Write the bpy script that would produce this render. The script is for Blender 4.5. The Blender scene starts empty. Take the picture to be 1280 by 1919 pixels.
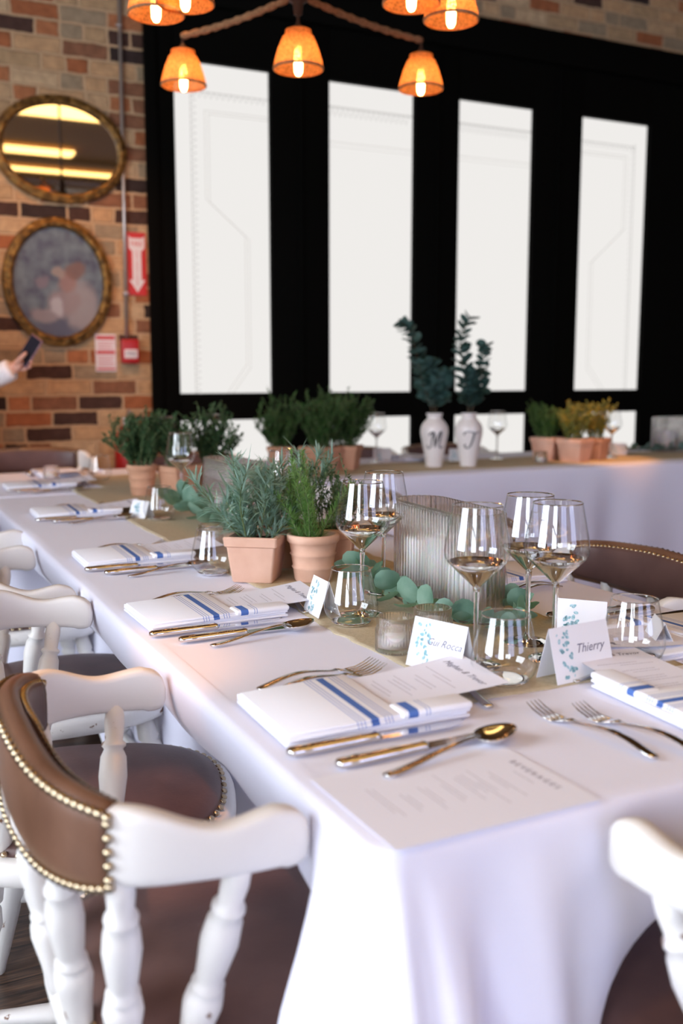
import bpy, bmesh, math, random
from mathutils import Vector, Matrix, noise
R = math.radians; PI = math.pi
SC = bpy.context.scene; COL = SC.collection
rnd = random.Random(7)

# ------------------------------------------------------------ camera
cam = bpy.data.cameras.new('camera'); camo = bpy.data.objects.new('camera', cam); COL.objects.link(camo)
cam.sensor_fit = 'VERTICAL'; cam.sensor_height = 36; cam.lens = 35; cam.clip_start = .05
camo.location = (0, 0, 1.19)
camo.rotation_euler = (R(90) - math.atan(260/1866), 0, R(-26))
cam.dof.use_dof = True; cam.dof.focus_distance = 1.78; cam.dof.aperture_fstop = 2.9
SC.camera = camo
# ------------------------------------------------------------ exposure, world, daylight
SC.view_settings.view_transform = 'Standard'; SC.view_settings.look = 'None'
SC.view_settings.exposure = 0.12; SC.view_settings.gamma = 1; SC.view_settings.use_curve_mapping = False
WIN_SIDE = 13.0      # daylight through the left hand windows
WIN_REAR = 5.0       # daylight through the windows behind the camera
WIN_FROST = .80      # frosted street windows in view
BULB = 30.0
COVE = 4.0
w = bpy.data.worlds.new('world'); SC.world = w; w.use_nodes = True
w.node_tree.nodes['Background'].inputs[0].default_value = (.75, .82, 1, 1)
w.node_tree.nodes['Background'].inputs[1].default_value = .25
cy = SC.cycles; cy.max_bounces = 12; cy.transparent_max_bounces = 24; cy.transmission_bounces = 10; cy.glossy_bounces = 5; cy.diffuse_bounces = 4

# ------------------------------------------------------------ materials
def mat(name, col=(.8, .8, .8), rough=.5, metal=0, spec=.5, bump=None, vary=None, **kw):
    m = bpy.data.materials.new(name); m.use_nodes = True
    nt = m.node_tree; b = nt.nodes['Principled BSDF']
    b.inputs['Base Color'].default_value = (*col, 1); b.inputs['Roughness'].default_value = rough
    b.inputs['Metallic'].default_value = metal; b.inputs['Specular IOR Level'].default_value = spec
    for k, v in kw.items(): b.inputs[k.replace('_', ' ')].default_value = v
    if bump or vary: tc = nt.nodes.new('ShaderNodeTexCoord')
    if bump:
        sc, st, dist = bump
        n = nt.nodes.new('ShaderNodeTexNoise'); n.inputs['Scale'].default_value = sc; n.inputs['Detail'].default_value = 4
        nt.links.new(tc.outputs['Object'], n.inputs['Vector'])
        bp = nt.nodes.new('ShaderNodeBump'); bp.inputs['Strength'].default_value = st; bp.inputs['Distance'].default_value = dist
        nt.links.new(n.outputs['Fac'], bp.inputs['Height']); nt.links.new(bp.outputs[0], b.inputs['Normal'])
    if vary:
        c2, sc = vary
        n = nt.nodes.new('ShaderNodeTexNoise'); n.inputs['Scale'].default_value = sc; n.inputs['Detail'].default_value = 5
        nt.links.new(tc.outputs['Object'], n.inputs['Vector'])
        r = nt.nodes.new('ShaderNodeValToRGB'); r.color_ramp.elements[0].position = .35; r.color_ramp.elements[1].position = .65
        r.color_ramp.elements[0].color = (*col, 1); r.color_ramp.elements[1].color = (*c2, 1)
        nt.links.new(n.outputs['Fac'], r.inputs['Fac']); nt.links.new(r.outputs[0], b.inputs['Base Color'])
    return m
def emis(name, col, s):
    m = bpy.data.materials.new(name); m.use_nodes = True; nt = m.node_tree; nt.nodes.clear()
    e = nt.nodes.new('ShaderNodeEmission'); e.inputs[0].default_value = (*col, 1); e.inputs[1].default_value = s
    o = nt.nodes.new('ShaderNodeOutputMaterial'); nt.links.new(e.outputs[0], o.inputs[0]); return m
def thin_glass():
    m = bpy.data.materials.new('thin_glass'); m.use_nodes = True; nt = m.node_tree; nt.nodes.clear(); N = nt.nodes.new; L = nt.links.new
    t = N('ShaderNodeBsdfTransparent'); g = N('ShaderNodeBsdfGlossy'); g.inputs['Roughness'].default_value = .015
    g.inputs['Color'].default_value = (1, 1, 1, 1)
    lw = N('ShaderNodeLayerWeight'); lw.inputs[0].default_value = .5
    cr = N('ShaderNodeValToRGB'); cr.color_ramp.elements[0].color = (.985, .99, .99, 1); cr.color_ramp.elements[0].position = .6
    cr.color_ramp.elements[1].color = (.55, .58, .60, 1); cr.color_ramp.elements[1].position = 1
    L(lw.outputs['Facing'], cr.inputs[0]); L(cr.outputs[0], t.inputs[0])
    pw = N('ShaderNodeMath'); pw.operation = 'POWER'; L(lw.outputs['Facing'], pw.inputs[0]); pw.inputs[1].default_value = 4.5
    f = N('ShaderNodeMath'); f.operation = 'MULTIPLY_ADD'; L(pw.outputs[0], f.inputs[0]); f.inputs[1].default_value = .55; f.inputs[2].default_value = .085
    mx = N('ShaderNodeMixShader'); L(f.outputs[0], mx.inputs[0]); L(t.outputs[0], mx.inputs[1]); L(g.outputs[0], mx.inputs[2])
    o = N('ShaderNodeOutputMaterial'); L(mx.outputs[0], o.inputs[0]); return m
def real_glass(name, mixt=0.0, col=(1, 1, 1), ior=1.45):
    m = bpy.data.materials.new(name); m.use_nodes = True; nt = m.node_tree; nt.nodes.clear(); N = nt.nodes.new; L = nt.links.new
    g = N('ShaderNodeBsdfGlass'); g.inputs['IOR'].default_value = ior; g.inputs['Roughness'].default_value = .01; g.inputs['Color'].default_value = (*col, 1)
    o = N('ShaderNodeOutputMaterial')
    if mixt:
        t = N('ShaderNodeBsdfTransparent'); t.inputs[0].default_value = (.97, .97, .98, 1)
        mx = N('ShaderNodeMixShader'); mx.inputs[0].default_value = mixt
        L(g.outputs[0], mx.inputs[1]); L(t.outputs[0], mx.inputs[2]); L(mx.outputs[0], o.inputs[0])
    else: L(g.outputs[0], o.inputs[0])
    return m
def leafmat(name, c1, c2, scale=30):
    m = mat(name, c1, .5, vary=(c2, scale)); nt = m.node_tree; b = nt.nodes['Principled BSDF']
    tr = nt.nodes.new('ShaderNodeBsdfTranslucent'); tr.inputs[0].default_value = (c2[0]*1.1, c2[1]*1.3, c2[2]*.8, 1)
    mx = nt.nodes.new('ShaderNodeMixShader'); mx.inputs[0].default_value = .25
    nt.links.new(b.outputs[0], mx.inputs[1]); nt.links.new(tr.outputs[0], mx.inputs[2])
    nt.links.new(mx.outputs[0], nt.nodes['Material Output'].inputs[0]); return m
def stripes(name, base, bands, rough=.85):
    """bands: list of (x0, x1, colour), along the object's own x"""
    m = mat(name, base, rough, spec=.2, bump=(900, .25, .0006)); nt = m.node_tree; b = nt.nodes['Principled BSDF']
    tc = nt.nodes.new('ShaderNodeTexCoord'); s = nt.nodes.new('ShaderNodeSeparateXYZ'); nt.links.new(tc.outputs['Object'], s.inputs[0])
    mr = nt.nodes.new('ShaderNodeMath'); mr.operation = 'MULTIPLY'; mr.inputs[1].default_value = 2.5; nt.links.new(s.outputs['X'], mr.inputs[0])
    r = nt.nodes.new('ShaderNodeValToRGB'); cr = r.color_ramp; cr.interpolation = 'CONSTANT'
    cr.elements[0].color = (*base, 1); cr.elements[0].position = 0
    cr.elements[1].position = bands[0][0]*2.5; cr.elements[1].color = (*bands[0][2], 1)
    e = cr.elements.new(bands[0][1]*2.5); e.color = (*base, 1)
    for a, z, c in bands[1:]:
        e = cr.elements.new(a*2.5); e.color = (*c, 1); e = cr.elements.new(z*2.5); e.color = (*base, 1)
    nt.links.new(mr.outputs[0], r.inputs[0]); nt.links.new(r.outputs[0], b.inputs['Base Color']); return m
M = {}
M['cloth'] = mat('white_tablecloth', (.79, .785, .92), .85, spec=.15, bump=(6, .12, .02), **{'Sheen_Weight': .15})
M['napkin'] = mat('napkin_linen', (.86, .86, .93), .85, spec=.2, bump=(700, .3, .0008))
blu = (.085, .17, .48); pale = (.36, .43, .70)
M['pocket'] = stripes('napkin_pocket_stripes', (.86, .86, .93), [(.122, .1235, pale), (.127, .1285, pale), (.132, .1335, pale), (.141, .152, blu), (.160, .1615, pale), (.165, .1665, pale), (.170, .1715, pale)])
M['roll'] = stripes('napkin_roll_stripes', (.86, .86, .93), [(.192, .205, blu), (.211, .2125, pale), (.216, .2175, pale), (.221, .2225, pale)])
M['burlap'] = mat('beige_runner', (.50, .42, .29), .95, spec=.1, bump=(500, .7, .001), vary=((.58, .49, .35), 180))
M['steel'] = mat('polished_steel', (.72, .70, .68), .13, metal=1)
M['thin'] = thin_glass(); M['glass'] = real_glass('solid_glass'); M['ribglass'] = real_glass('ribbed_glass', .38)
M['terra'] = mat('terracotta', (.62, .37, .27), .9, spec=.1, bump=(120, .15, .001), vary=((.72, .46, .35), 14))
M['terra2'] = mat('terracotta_orange', (.50, .27, .17), .9, spec=.1, bump=(120, .15, .001), vary=((.58, .33, .22), 14))
M['soil'] = mat('potting_soil', (.025, .018, .012), 1, spec=.1, bump=(90, 1, .01))
M['lav'] = leafmat('lavender_leaves', (.18, .30, .24), (.33, .46, .39))
M['rose'] = leafmat('rosemary_leaves', (.09, .22, .06), (.28, .45, .14), 60)
M['thyme'] = leafmat('thyme_leaves', (.03, .085, .035), (.07, .15, .06))
M['thyme2'] = leafmat('dark_herb_leaves', (.025, .08, .02), (.06, .15, .035))
M['thyme3'] = leafmat('green_herb_leaves', (.05, .13, .03), (.12, .22, .05))
M['yellow'] = leafmat('golden_thyme_leaves', (.20, .24, .05), (.45, .36, .08))
M['stem'] = mat('green_stems', (.12, .16, .06), .7)
M['woodstem'] = mat('brown_stems', (.10, .07, .04), .8)
M['euc'] = leafmat('eucalyptus_leaves', (.10, .21, .16), (.24, .38, .29), 22)
M['euc_dark'] = leafmat('dark_eucalyptus_leaves', (.035, .085, .075), (.075, .14, .13), 22)
M['paper'] = mat('white_card', (.80, .80, .84), .8, spec=.1)
M['menupaper'] = mat('menu_paper', (.84, .84, .95), .8, spec=.1)
M['ink'] = mat('grey_ink', (.16, .15, .22), .8)
M['print'] = mat('printed_text', (.42, .40, .47), .8)
M['teal'] = mat('teal_leaf_print', (.14, .36, .42), .8, vary=((.50, .68, .75), 220))
M['wax'] = mat('white_wax', (.9, .88, .86), .45, **{'Subsurface_Weight': .3, 'Subsurface_Scale': .02})
M['wick'] = mat('wick', (.05, .04, .04), .9)
M['ceramic'] = mat('glazed_white_ceramic', (.80, .76, .74), .15)
M['black_letter'] = mat('black_letter_paint', (.03, .03, .035), .4)
# worn white chair paint
def chairpaint():
    m = mat('worn_white_paint', (.84, .80, .76), .38, bump=(25, .08, .004)); nt = m.node_tree; b = nt.nodes['Principled BSDF']; N = nt.nodes.new; L = nt.links.new
    g = N('ShaderNodeNewGeometry'); tc = N('ShaderNodeTexCoord'); n = N('ShaderNodeTexNoise'); n.inputs['Scale'].default_value = 22; n.inputs['Detail'].default_value = 6
    L(tc.outputs['Object'], n.inputs['Vector'])
    ma = N('ShaderNodeMath'); ma.operation = 'MULTIPLY_ADD'; ma.inputs[1].default_value = .55; L(g.outputs['Pointiness'], ma.inputs[0])
    m2 = N('ShaderNodeMath'); m2.operation = 'MULTIPLY'; m2.inputs[1].default_value = .62; L(n.outputs['Fac'], m2.inputs[0]); L(m2.outputs[0], ma.inputs[2])
    r = N('ShaderNodeValToRGB'); r.color_ramp.elements[0].position = .722; r.color_ramp.elements[0].color = (.79, .76, .73, 1)
    r.color_ramp.elements[1].position = .735; r.color_ramp.elements[1].color = (.20, .09, .045, 1)
    L(ma.outputs[0], r.inputs[0]); L(r.outputs[0], b.inputs['Base Color']); return m
M['paint'] = chairpaint()
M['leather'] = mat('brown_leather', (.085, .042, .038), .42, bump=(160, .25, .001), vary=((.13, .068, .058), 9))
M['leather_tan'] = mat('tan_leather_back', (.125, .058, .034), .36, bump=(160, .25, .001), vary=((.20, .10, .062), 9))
M['brass'] = mat('aged_brass', (.50, .40, .27), .25, metal=1)
M['gold'] = mat('antique_gold', (.38, .21, .055), .38, metal=.75, bump=(60, .9, .012), vary=((.10, .055, .02), 30))
M['mirror'] = mat('mirror_silver', (.9, .88, .84), .02, metal=1)
M['black'] = mat('black_painted_wood', (.0025, .0025, .002), .75, spec=.04)
M['dark_ceiling'] = mat('dark_ceiling', (.13, .065, .024), .9, spec=.03)
M['plaster'] = mat('warm_plaster', (.36, .32, .29), .9)
M['red'] = mat('red_enamel', (.45, .015, .015), .35)
M['signred'] = mat('sign_red', (.60, .03, .03), .5)
M['signwhite'] = mat('sign_white', (.80, .74, .72), .5)
M['metalpipe'] = mat('zinc_conduit', (.50, .46, .42), .35, metal=.7)
M['rope'] = mat('hemp_rope', (.36, .19, .09), .9, bump=(220, 1, .006), vary=((.22, .11, .05), 90))
M['iron'] = mat('rusty_iron', (.06, .03, .018), .6, metal=.4)
M['bulb'] = emis('glowing_bulb', (1, .50, .17), BULB)
M['frost'] = emis('frosted_daylight_pane', (1, .975, .945), WIN_FROST)
M['side'] = emis('side_daylight', (.82, .90, 1), WIN_SIDE)
M['rear'] = emis('rear_daylight', (.56, .63, 1), WIN_REAR)
M['cove'] = emis('cove_light', (1, .60, .20), COVE)
M['skin'] = mat('skin', (.62, .33, .24), .5, **{'Subsurface_Weight': .1, 'Subsurface_Scale': .02})
M['shirt'] = mat('white_shirt', (.80, .77, .78), .8); M['trousers'] = mat('black_trousers', (.012, .012, .014), .8)
M['hair'] = mat('dark_hair', (.02, .012, .008), .5)
M['phone'] = mat('phone_case', (.30, .16, .20), .25); M['screen'] = mat('phone_screen', (.02, .02, .03), .08)
M['tablewood'] = mat('plywood', (.30, .20, .12), .6)
def shade_mat():
    m = bpy.data.materials.new('amber_mesh_shade'); m.use_nodes = True; nt = m.node_tree; nt.nodes.clear(); N = nt.nodes.new; L = nt.links.new
    tc = N('ShaderNodeTexCoord'); v = N('ShaderNodeTexVoronoi'); v.feature = 'DISTANCE_TO_EDGE'; v.inputs['Scale'].default_value = 110; L(tc.outputs['Object'], v.inputs['Vector'])
    r = N('ShaderNodeValToRGB'); r.color_ramp.elements[0].position = .10; r.color_ramp.elements[1].position = .2; L(v.outputs['Distance'], r.inputs[0])
    d = N('ShaderNodeBsdfDiffuse'); d.inputs[0].default_value = (.55, .24, .09, 1)
    t = N('ShaderNodeBsdfTranslucent'); t.inputs[0].default_value = (.95, .42, .16, 1)
    mx = N('ShaderNodeMixShader'); mx.inputs[0].default_value = .55; L(d.outputs[0], mx.inputs[1]); L(t.outputs[0], mx.inputs[2])
    tr = N('ShaderNodeBsdfTransparent'); tr.inputs[0].default_value = (1, .62, .35, 1)
    sc = N('ShaderNodeMath'); sc.operation = 'MULTIPLY'; sc.inputs[1].default_value = .5; L(r.outputs[0], sc.inputs[0])
    m2 = N('ShaderNodeMixShader'); L(sc.outputs[0], m2.inputs[0]); L(mx.outputs[0], m2.inputs[1]); L(tr.outputs[0], m2.inputs[2])
    o = N('ShaderNodeOutputMaterial'); L(m2.outputs[0], o.inputs[0]); return m
M['shade'] = shade_mat()
def see_through(name, col, fac):
    m = bpy.data.materials.new(name); m.use_nodes = True; nt = m.node_tree; nt.nodes.clear(); N = nt.nodes.new; L = nt.links.new
    d = N('ShaderNodeBsdfDiffuse'); d.inputs[0].default_value = (*col, 1); t = N('ShaderNodeBsdfTransparent'); mx = N('ShaderNodeMixShader'); mx.inputs[0].default_value = fac
    L(t.outputs[0], mx.inputs[1]); L(d.outputs[0], mx.inputs[2]); o = N('ShaderNodeOutputMaterial'); L(mx.outputs[0], o.inputs[0]); return m
M['etch'] = see_through('etched_lines', (.45, .36, .25), .22); M['bead'] = see_through('etched_beads', (.25, .23, .2), .30)
def brick_mat():
    m = bpy.data.materials.new('old_brick'); m.use_nodes = True; nt = m.node_tree; b = nt.nodes['Principled BSDF']; N = nt.nodes.new; L = nt.links.new
    def ma(op, a, bb=None, c=None):
        n = N('ShaderNodeMath'); n.operation = op
        for i, v in enumerate((a, bb, c)):
            if v is None: continue
            if isinstance(v, (int, float)): n.inputs[i].default_value = v
            else: L(v, n.inputs[i])
        return n.outputs[0]
    tc = N('ShaderNodeTexCoord'); s = N('ShaderNodeSeparateXYZ')
    nw = N('ShaderNodeTexNoise'); nw.inputs['Scale'].default_value = 14; L(tc.outputs['Object'], nw.inputs['Vector'])
    vm = N('ShaderNodeVectorMath'); vm.operation = 'MULTIPLY_ADD'; L(nw.outputs['Color'], vm.inputs[0]); vm.inputs[1].default_value = (.014, .014, .014); L(tc.outputs['Object'], vm.inputs[2])
    L(vm.outputs[0], s.inputs[0]); x = ma('ADD', s.outputs['X'], s.outputs['Y']); z = s.outputs['Z']
    H, W = .083, .245
    row = ma('FLOOR', ma('DIVIDE', z, H)); fz = ma('FRACT', ma('DIVIDE', z, H))
    wn0 = N('ShaderNodeTexWhiteNoise'); wn0.noise_dimensions = '1D'; L(row, wn0.inputs['W'])
    off = ma('ADD', ma('MULTIPLY', ma('MODULO', ma('ABSOLUTE', row), 2), .5), ma('MULTIPLY', wn0.outputs['Value'], .25))
    xx = ma('ADD', ma('DIVIDE', x, W), off); col = ma('FLOOR', xx); fx = ma('FRACT', xx)
    # some bricks are laid as two headers
    cv = N('ShaderNodeCombineXYZ'); L(col, cv.inputs[0]); L(row, cv.inputs[1])
    wn = N('ShaderNodeTexWhiteNoise'); wn.noise_dimensions = '2D'; L(cv.outputs[0], wn.inputs['Vector'])
    hd = ma('GREATER_THAN', wn.outputs['Value'], .8)
    fx2 = ma('FRACT', ma('MULTIPLY', fx, 2)); half = ma('MULTIPLY', ma('GREATER_THAN', fx, .5), hd)
    cv2 = N('ShaderNodeCombineXYZ'); L(ma('ADD', col, ma('MULTIPLY', half, .37)), cv2.inputs[0]); L(row, cv2.inputs[1]); cv2.inputs[2].default_value = 3
    wn2 = N('ShaderNodeTexWhiteNoise'); wn2.noise_dimensions = '3D'; L(cv2.outputs[0], wn2.inputs['Vector'])
    def edge(f, wdt): return ma('MINIMUM', ma('MULTIPLY', f, wdt), ma('MULTIPLY', ma('SUBTRACT', 1, f), wdt))
    ex1 = edge(fx, W); ex2 = edge(fx2, W/2); ex = ma('ADD', ma('MULTIPLY', ex2, hd), ma('MULTIPLY', ex1, ma('SUBTRACT', 1, hd)))
    ed = ma('MINIMUM', ex, edge(fz, H))
    n2 = N('ShaderNodeTexNoise'); n2.inputs['Scale'].default_value = 45; n2.inputs['Detail'].default_value = 5; L(tc.outputs['Object'], n2.inputs['Vector'])
    ed2 = ma('ADD', ed, ma('MULTIPLY', ma('SUBTRACT', n2.outputs['Fac'], .5), .006))
    msk = N('ShaderNodeMapRange'); L(ed2, msk.inputs[0]); msk.inputs[1].default_value = .0055; msk.inputs[2].default_value = .0085
    r = N('ShaderNodeValToRGB'); cr = r.color_ramp; cr.interpolation = 'CONSTANT'
    cs = [(0, (.50, .31, .16)), (.16, (.34, .12, .05)), (.28, (.42, .28, .15)), (.40, (.40, .16, .07)), (.50, (.075, .04, .03)), (.60, (.50, .33, .18)), (.70, (.24, .11, .06)), (.79, (.32, .24, .15)), (.88, (.54, .38, .22)), (.95, (.045, .03, .026))]
    cr.elements[0].position, cr.elements[0].color = 0, (*cs[0][1], 1); cr.elements[1].position, cr.elements[1].color = cs[1][0], (*cs[1][1], 1)
    for p, c in cs[2:]:
        e = cr.elements.new(p); e.color = (*c, 1)
    L(wn2.outputs['Value'], r.inputs[0])
    n3 = N('ShaderNodeTexNoise'); n3.inputs['Scale'].default_value = 22; n3.inputs['Detail'].default_value = 6; L(tc.outputs['Object'], n3.inputs['Vector'])
    hs = N('ShaderNodeHueSaturation'); L(r.outputs[0], hs.inputs['Color']); L(ma('MULTIPLY_ADD', n3.outputs['Fac'], 1.1, .45), hs.inputs['Value'])
    mx = N('ShaderNodeMix'); mx.data_type = 'RGBA'; L(msk.outputs[0], mx.inputs[0]); mx.inputs[6].default_value = (.56, .38, .22, 1); L(hs.outputs[0], mx.inputs[7])
    L(mx.outputs[2], b.inputs['Base Color']); b.inputs['Roughness'].default_value = .92; b.inputs['Specular IOR Level'].default_value = .15
    bp = N('ShaderNodeBump'); bp.inputs['Distance'].default_value = .012; L(ma('ADD', msk.outputs[0], ma('MULTIPLY', n3.outputs['Fac'], .4)), bp.inputs['Height']); L(bp.outputs[0], b.inputs['Normal'])
    return m
M['brick'] = brick_mat()
def floor_mat():
    m = mat('dark_oak_boards', (.06, .035, .022), .35); nt = m.node_tree; b = nt.nodes['Principled BSDF']; N = nt.nodes.new; L = nt.links.new
    tc = N('ShaderNodeTexCoord'); mp = N('ShaderNodeMapping'); mp.inputs['Scale'].default_value = (1, 14, 1); L(tc.outputs['Object'], mp.inputs[0])
    n = N('ShaderNodeTexNoise'); n.inputs['Scale'].default_value = 6; n.inputs['Detail'].default_value = 8; n.inputs['Distortion'].default_value = 1.5; L(mp.outputs[0], n.inputs[0])
    r = N('ShaderNodeValToRGB'); r.color_ramp.elements[0].position = .38; r.color_ramp.elements[0].color = (.022, .013, .009, 1); r.color_ramp.elements[1].position = .66; r.color_ramp.elements[1].color = (.13, .07, .04, 1)
    L(n.outputs[0], r.inputs[0])
    br = N('ShaderNodeTexBrick'); br.inputs['Scale'].default_value = 1; br.inputs['Brick Width'].default_value = 1.4; br.inputs['Row Height'].default_value = .12; br.inputs['Mortar Size'].default_value = .0025
    br.inputs['Color1'].default_value = (1, 1, 1, 1); br.inputs['Color2'].default_value = (.6, .6, .6, 1); br.inputs['Mortar'].default_value = (.05, .05, .05, 1); L(tc.outputs['Object'], br.inputs[0])
    mx = N('ShaderNodeMix'); mx.data_type = 'RGBA'; mx.blend_type = 'MULTIPLY'; mx.inputs[0].default_value = 1; L(r.outputs[0], mx.inputs[6]); L(br.outputs[0], mx.inputs[7]); L(mx.outputs[2], b.inputs['Base Color']); return m
M['floor'] = floor_mat()
M['tray'] = mat('brown_ceiling_trim', (.09, .045, .018), .8, spec=.05)
def portrait_mat():
    m = mat('old_portrait', (.25, .28, .36), .45, spec=.25); nt = m.node_tree; b = nt.nodes['Principled BSDF']; N = nt.nodes.new; L = nt.links.new
    tc = N('ShaderNodeTexCoord'); nz = N('ShaderNodeTexNoise'); nz.inputs['Scale'].default_value = 14; nz.inputs['Detail'].default_value = 4; L(tc.outputs['Object'], nz.inputs['Vector'])
    ad = N('ShaderNodeVectorMath'); ad.operation = 'MULTIPLY_ADD'; L(nz.outputs['Color'], ad.inputs[0]); ad.inputs[1].default_value = (.07, .07, .07); L(tc.outputs['Object'], ad.inputs[2])
    cur = None; K = .62
    base = N('ShaderNodeValToRGB'); base.color_ramp.elements[0].color = (.085, .095, .13, 1); base.color_ramp.elements[1].color = (.17, .215, .23, 1); L(nz.outputs['Fac'], base.inputs[0]); base.color_ramp.elements[0].position = .35; base.color_ramp.elements[1].position = .65
    cur = base.outputs[0]
    for (cx, cz, sx, sz, c) in [(.04, -.24, .20, .07, (.16, .17, .22)), (.11, -.12, .10, .15, (.52, .46, .42)), (.03, -.10, .09, .08, (.46, .36, .33)), (-.07, -.17, .10, .045, (.46, .40, .38)), (-.01, -.13, .03, .06, (.7, .68, .66)), (.05, .01, .055, .06, (.50, .30, .24)), (.09, .06, .06, .05, (.33, .19, .14)), (.0, .05, .04, .03, (.52, .42, .33)), (-.09, .0, .04, .03, (.34, .28, .30))]:
        mp = N('ShaderNodeVectorMath'); mp.operation = 'SUBTRACT'; L(ad.outputs[0], mp.inputs[0]); mp.inputs[1].default_value = (cx+.035, .035, cz+.035)
        ms = N('ShaderNodeVectorMath'); ms.operation = 'MULTIPLY'; L(mp.outputs[0], ms.inputs[0]); ms.inputs[1].default_value = (1/sx, 0, 1/sz)
        ln = N('ShaderNodeVectorMath'); ln.operation = 'LENGTH'; L(ms.outputs[0], ln.inputs[0])
        mr = N('ShaderNodeMapRange'); mr.interpolation_type = 'SMOOTHSTEP'; L(ln.outputs['Value'], mr.inputs[0]); mr.inputs[1].default_value = .6; mr.inputs[2].default_value = 1.15; mr.inputs[3].default_value = .85; mr.inputs[4].default_value = 0
        mx = N('ShaderNodeMix'); mx.data_type = 'RGBA'; L(mr.outputs[0], mx.inputs[0]); L(cur, mx.inputs[6]); mx.inputs[7].default_value = (c[0]*K, c[1]*K, c[2]*K*1.05, 1); cur = mx.outputs[2]
    L(cur, b.inputs['Base Color']); return m
M['portrait'] = portrait_mat()

# ------------------------------------------------------------ mesh helpers
class G:
    def __init__(s): s.v = []; s.f = []
    def add(s, vf, mtx=None):
        v, f = vf; o = len(s.v)
        s.v += [tuple(mtx @ Vector(p)) if mtx else tuple(p) for p in v]
        s.f += [tuple(i+o for i in q) for q in f]; return s
def obj(name, vf, m, parent=None, smooth=True, loc=None, rot=None, auto=None):
    v, f = (vf.v, vf.f) if isinstance(vf, G) else vf
    me = bpy.data.meshes.new(name); me.from_pydata([tuple(p) for p in v], [], f); me.update()
    if smooth: me.shade_smooth()
    if auto: me.set_sharp_from_angle(angle=R(auto))
    me.materials.append(m)
    o = bpy.data.objects.new(name, me); COL.objects.link(o)
    if parent: o.parent = parent
    if loc: o.location = loc
    if rot: o.rotation_euler = rot
    return o
def empty(name, loc=(0, 0, 0), rz=0):
    o = bpy.data.objects.new(name, None); COL.objects.link(o); o.location = loc; o.rotation_euler = (0, 0, rz); o.empty_display_size = .1; return o
def tag(o, label, cat, group=None):
    o['label'] = label; o['category'] = cat
    if group: o['group'] = group
    return o
def struct(o): o['kind'] = 'structure'; return o
def dup(o, parent=None):
    c = o.copy(); COL.objects.link(c); c.parent = parent
    for ch in list(o.children): dup(ch, c)
    return c
def place(o, loc, rz=0, s=1):
    o.location = loc; o.rotation_euler = (0, 0, rz); o.scale = (s, s, s); return o
def box(x0, x1, y0, y1, z0, z1):
    return ([(x0,y0,z0),(x1,y0,z0),(x1,y1,z0),(x0,y1,z0),(x0,y0,z1),(x1,y0,z1),(x1,y1,z1),(x0,y1,z1)], [(0,3,2,1),(4,5,6,7),(0,1,5,4),(1,2,6,5),(2,3,7,6),(3,0,4,7)])
def bevbox(x0, x1, y0, y1, z0, z1, r, seg=3):
    bm = bmesh.new(); v, f = box(x0, x1, y0, y1, z0, z1); vs = [bm.verts.new(p) for p in v]
    for q in f: bm.faces.new([vs[i] for i in q])
    bmesh.ops.bevel(bm, geom=bm.edges[:], offset=r, segments=seg, profile=.5, affect='EDGES')
    bm.verts.ensure_lookup_table(); bm.verts.index_update()
    out = ([tuple(q.co) for q in bm.verts], [tuple(q.index for q in fa.verts) for fa in bm.faces]); bm.free(); return out
def lathe(prof, n=32, cap0=False, cap1=False):
    v = []; f = []
    for r, z in prof:
        for i in range(n): a = 2*PI*i/n; v.append((r*math.cos(a), r*math.sin(a), z))
    for k in range(len(prof)-1):
        for i in range(n): j = (i+1) % n; f.append((k*n+i, k*n+j, (k+1)*n+j, (k+1)*n+i))
    if cap0: f.append(tuple(range(n-1, -1, -1)))
    if cap1: f.append(tuple((len(prof)-1)*n+i for i in range(n)))
    return v, f
def frame_between(p0, p1):
    d = Vector(p1)-Vector(p0); q = d.to_track_quat('Z', 'Y'); return Matrix.Translation(p0) @ q.to_matrix().to_4x4(), d.length
def turned(p0, p1, prof, n=18):
    m, L = frame_between(p0, p1); v, f = lathe([(r, t*L) for t, r in prof], n, True, True); return [m @ Vector(p) for p in v], f
def tube(path, rad, n=8):
    P = [Vector(p) for p in path]; v = []; f = []; up = Vector((0, 0, 1))
    for k, p in enumerate(P):
        d = (P[min(k+1, len(P)-1)]-P[max(k-1, 0)]).normalized()
        a = d.cross(up if abs(d.z) < .95 else Vector((1, 0, 0))).normalized(); b = d.cross(a)
        r = rad[k] if isinstance(rad, (list, tuple)) else rad
        for i in range(n): t = 2*PI*i/n; v.append(p+a*r*math.cos(t)+b*r*math.sin(t))
    for k in range(len(P)-1):
        for i in range(n): j = (i+1) % n; f.append((k*n+i, k*n+j, (k+1)*n+j, (k+1)*n+i))
    f.append(tuple(range(n-1, -1, -1))); f.append(tuple((len(P)-1)*n+i for i in range(n)))
    return v, f
def loft(rings):
    n = len(rings[0]); v = [p for r in rings for p in r]; f = []
    for k in range(len(rings)-1):
        for i in range(n): j = (i+1) % n; f.append((k*n+i, k*n+j, (k+1)*n+j, (k+1)*n+i))
    f.append(tuple(range(n-1, -1, -1))); f.append(tuple((len(rings)-1)*n+i for i in range(n)))
    return v, f
def bar(st, n=10, p=2.5):
    """flat bar: stations (x, y, z, halfwidth, halfthick), lying along x"""
    rings = []
    for x, y, z, hw, ht in st:
        rg = []
        for i in range(n):
            a = 2*PI*i/n; c, s = math.cos(a), math.sin(a)
            rg.append((x, y+hw*math.copysign(abs(c)**(2/p), c), z+ht*math.copysign(abs(s)**(2/p), s)))
        rings.append(rg)
    return loft(rings)
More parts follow.
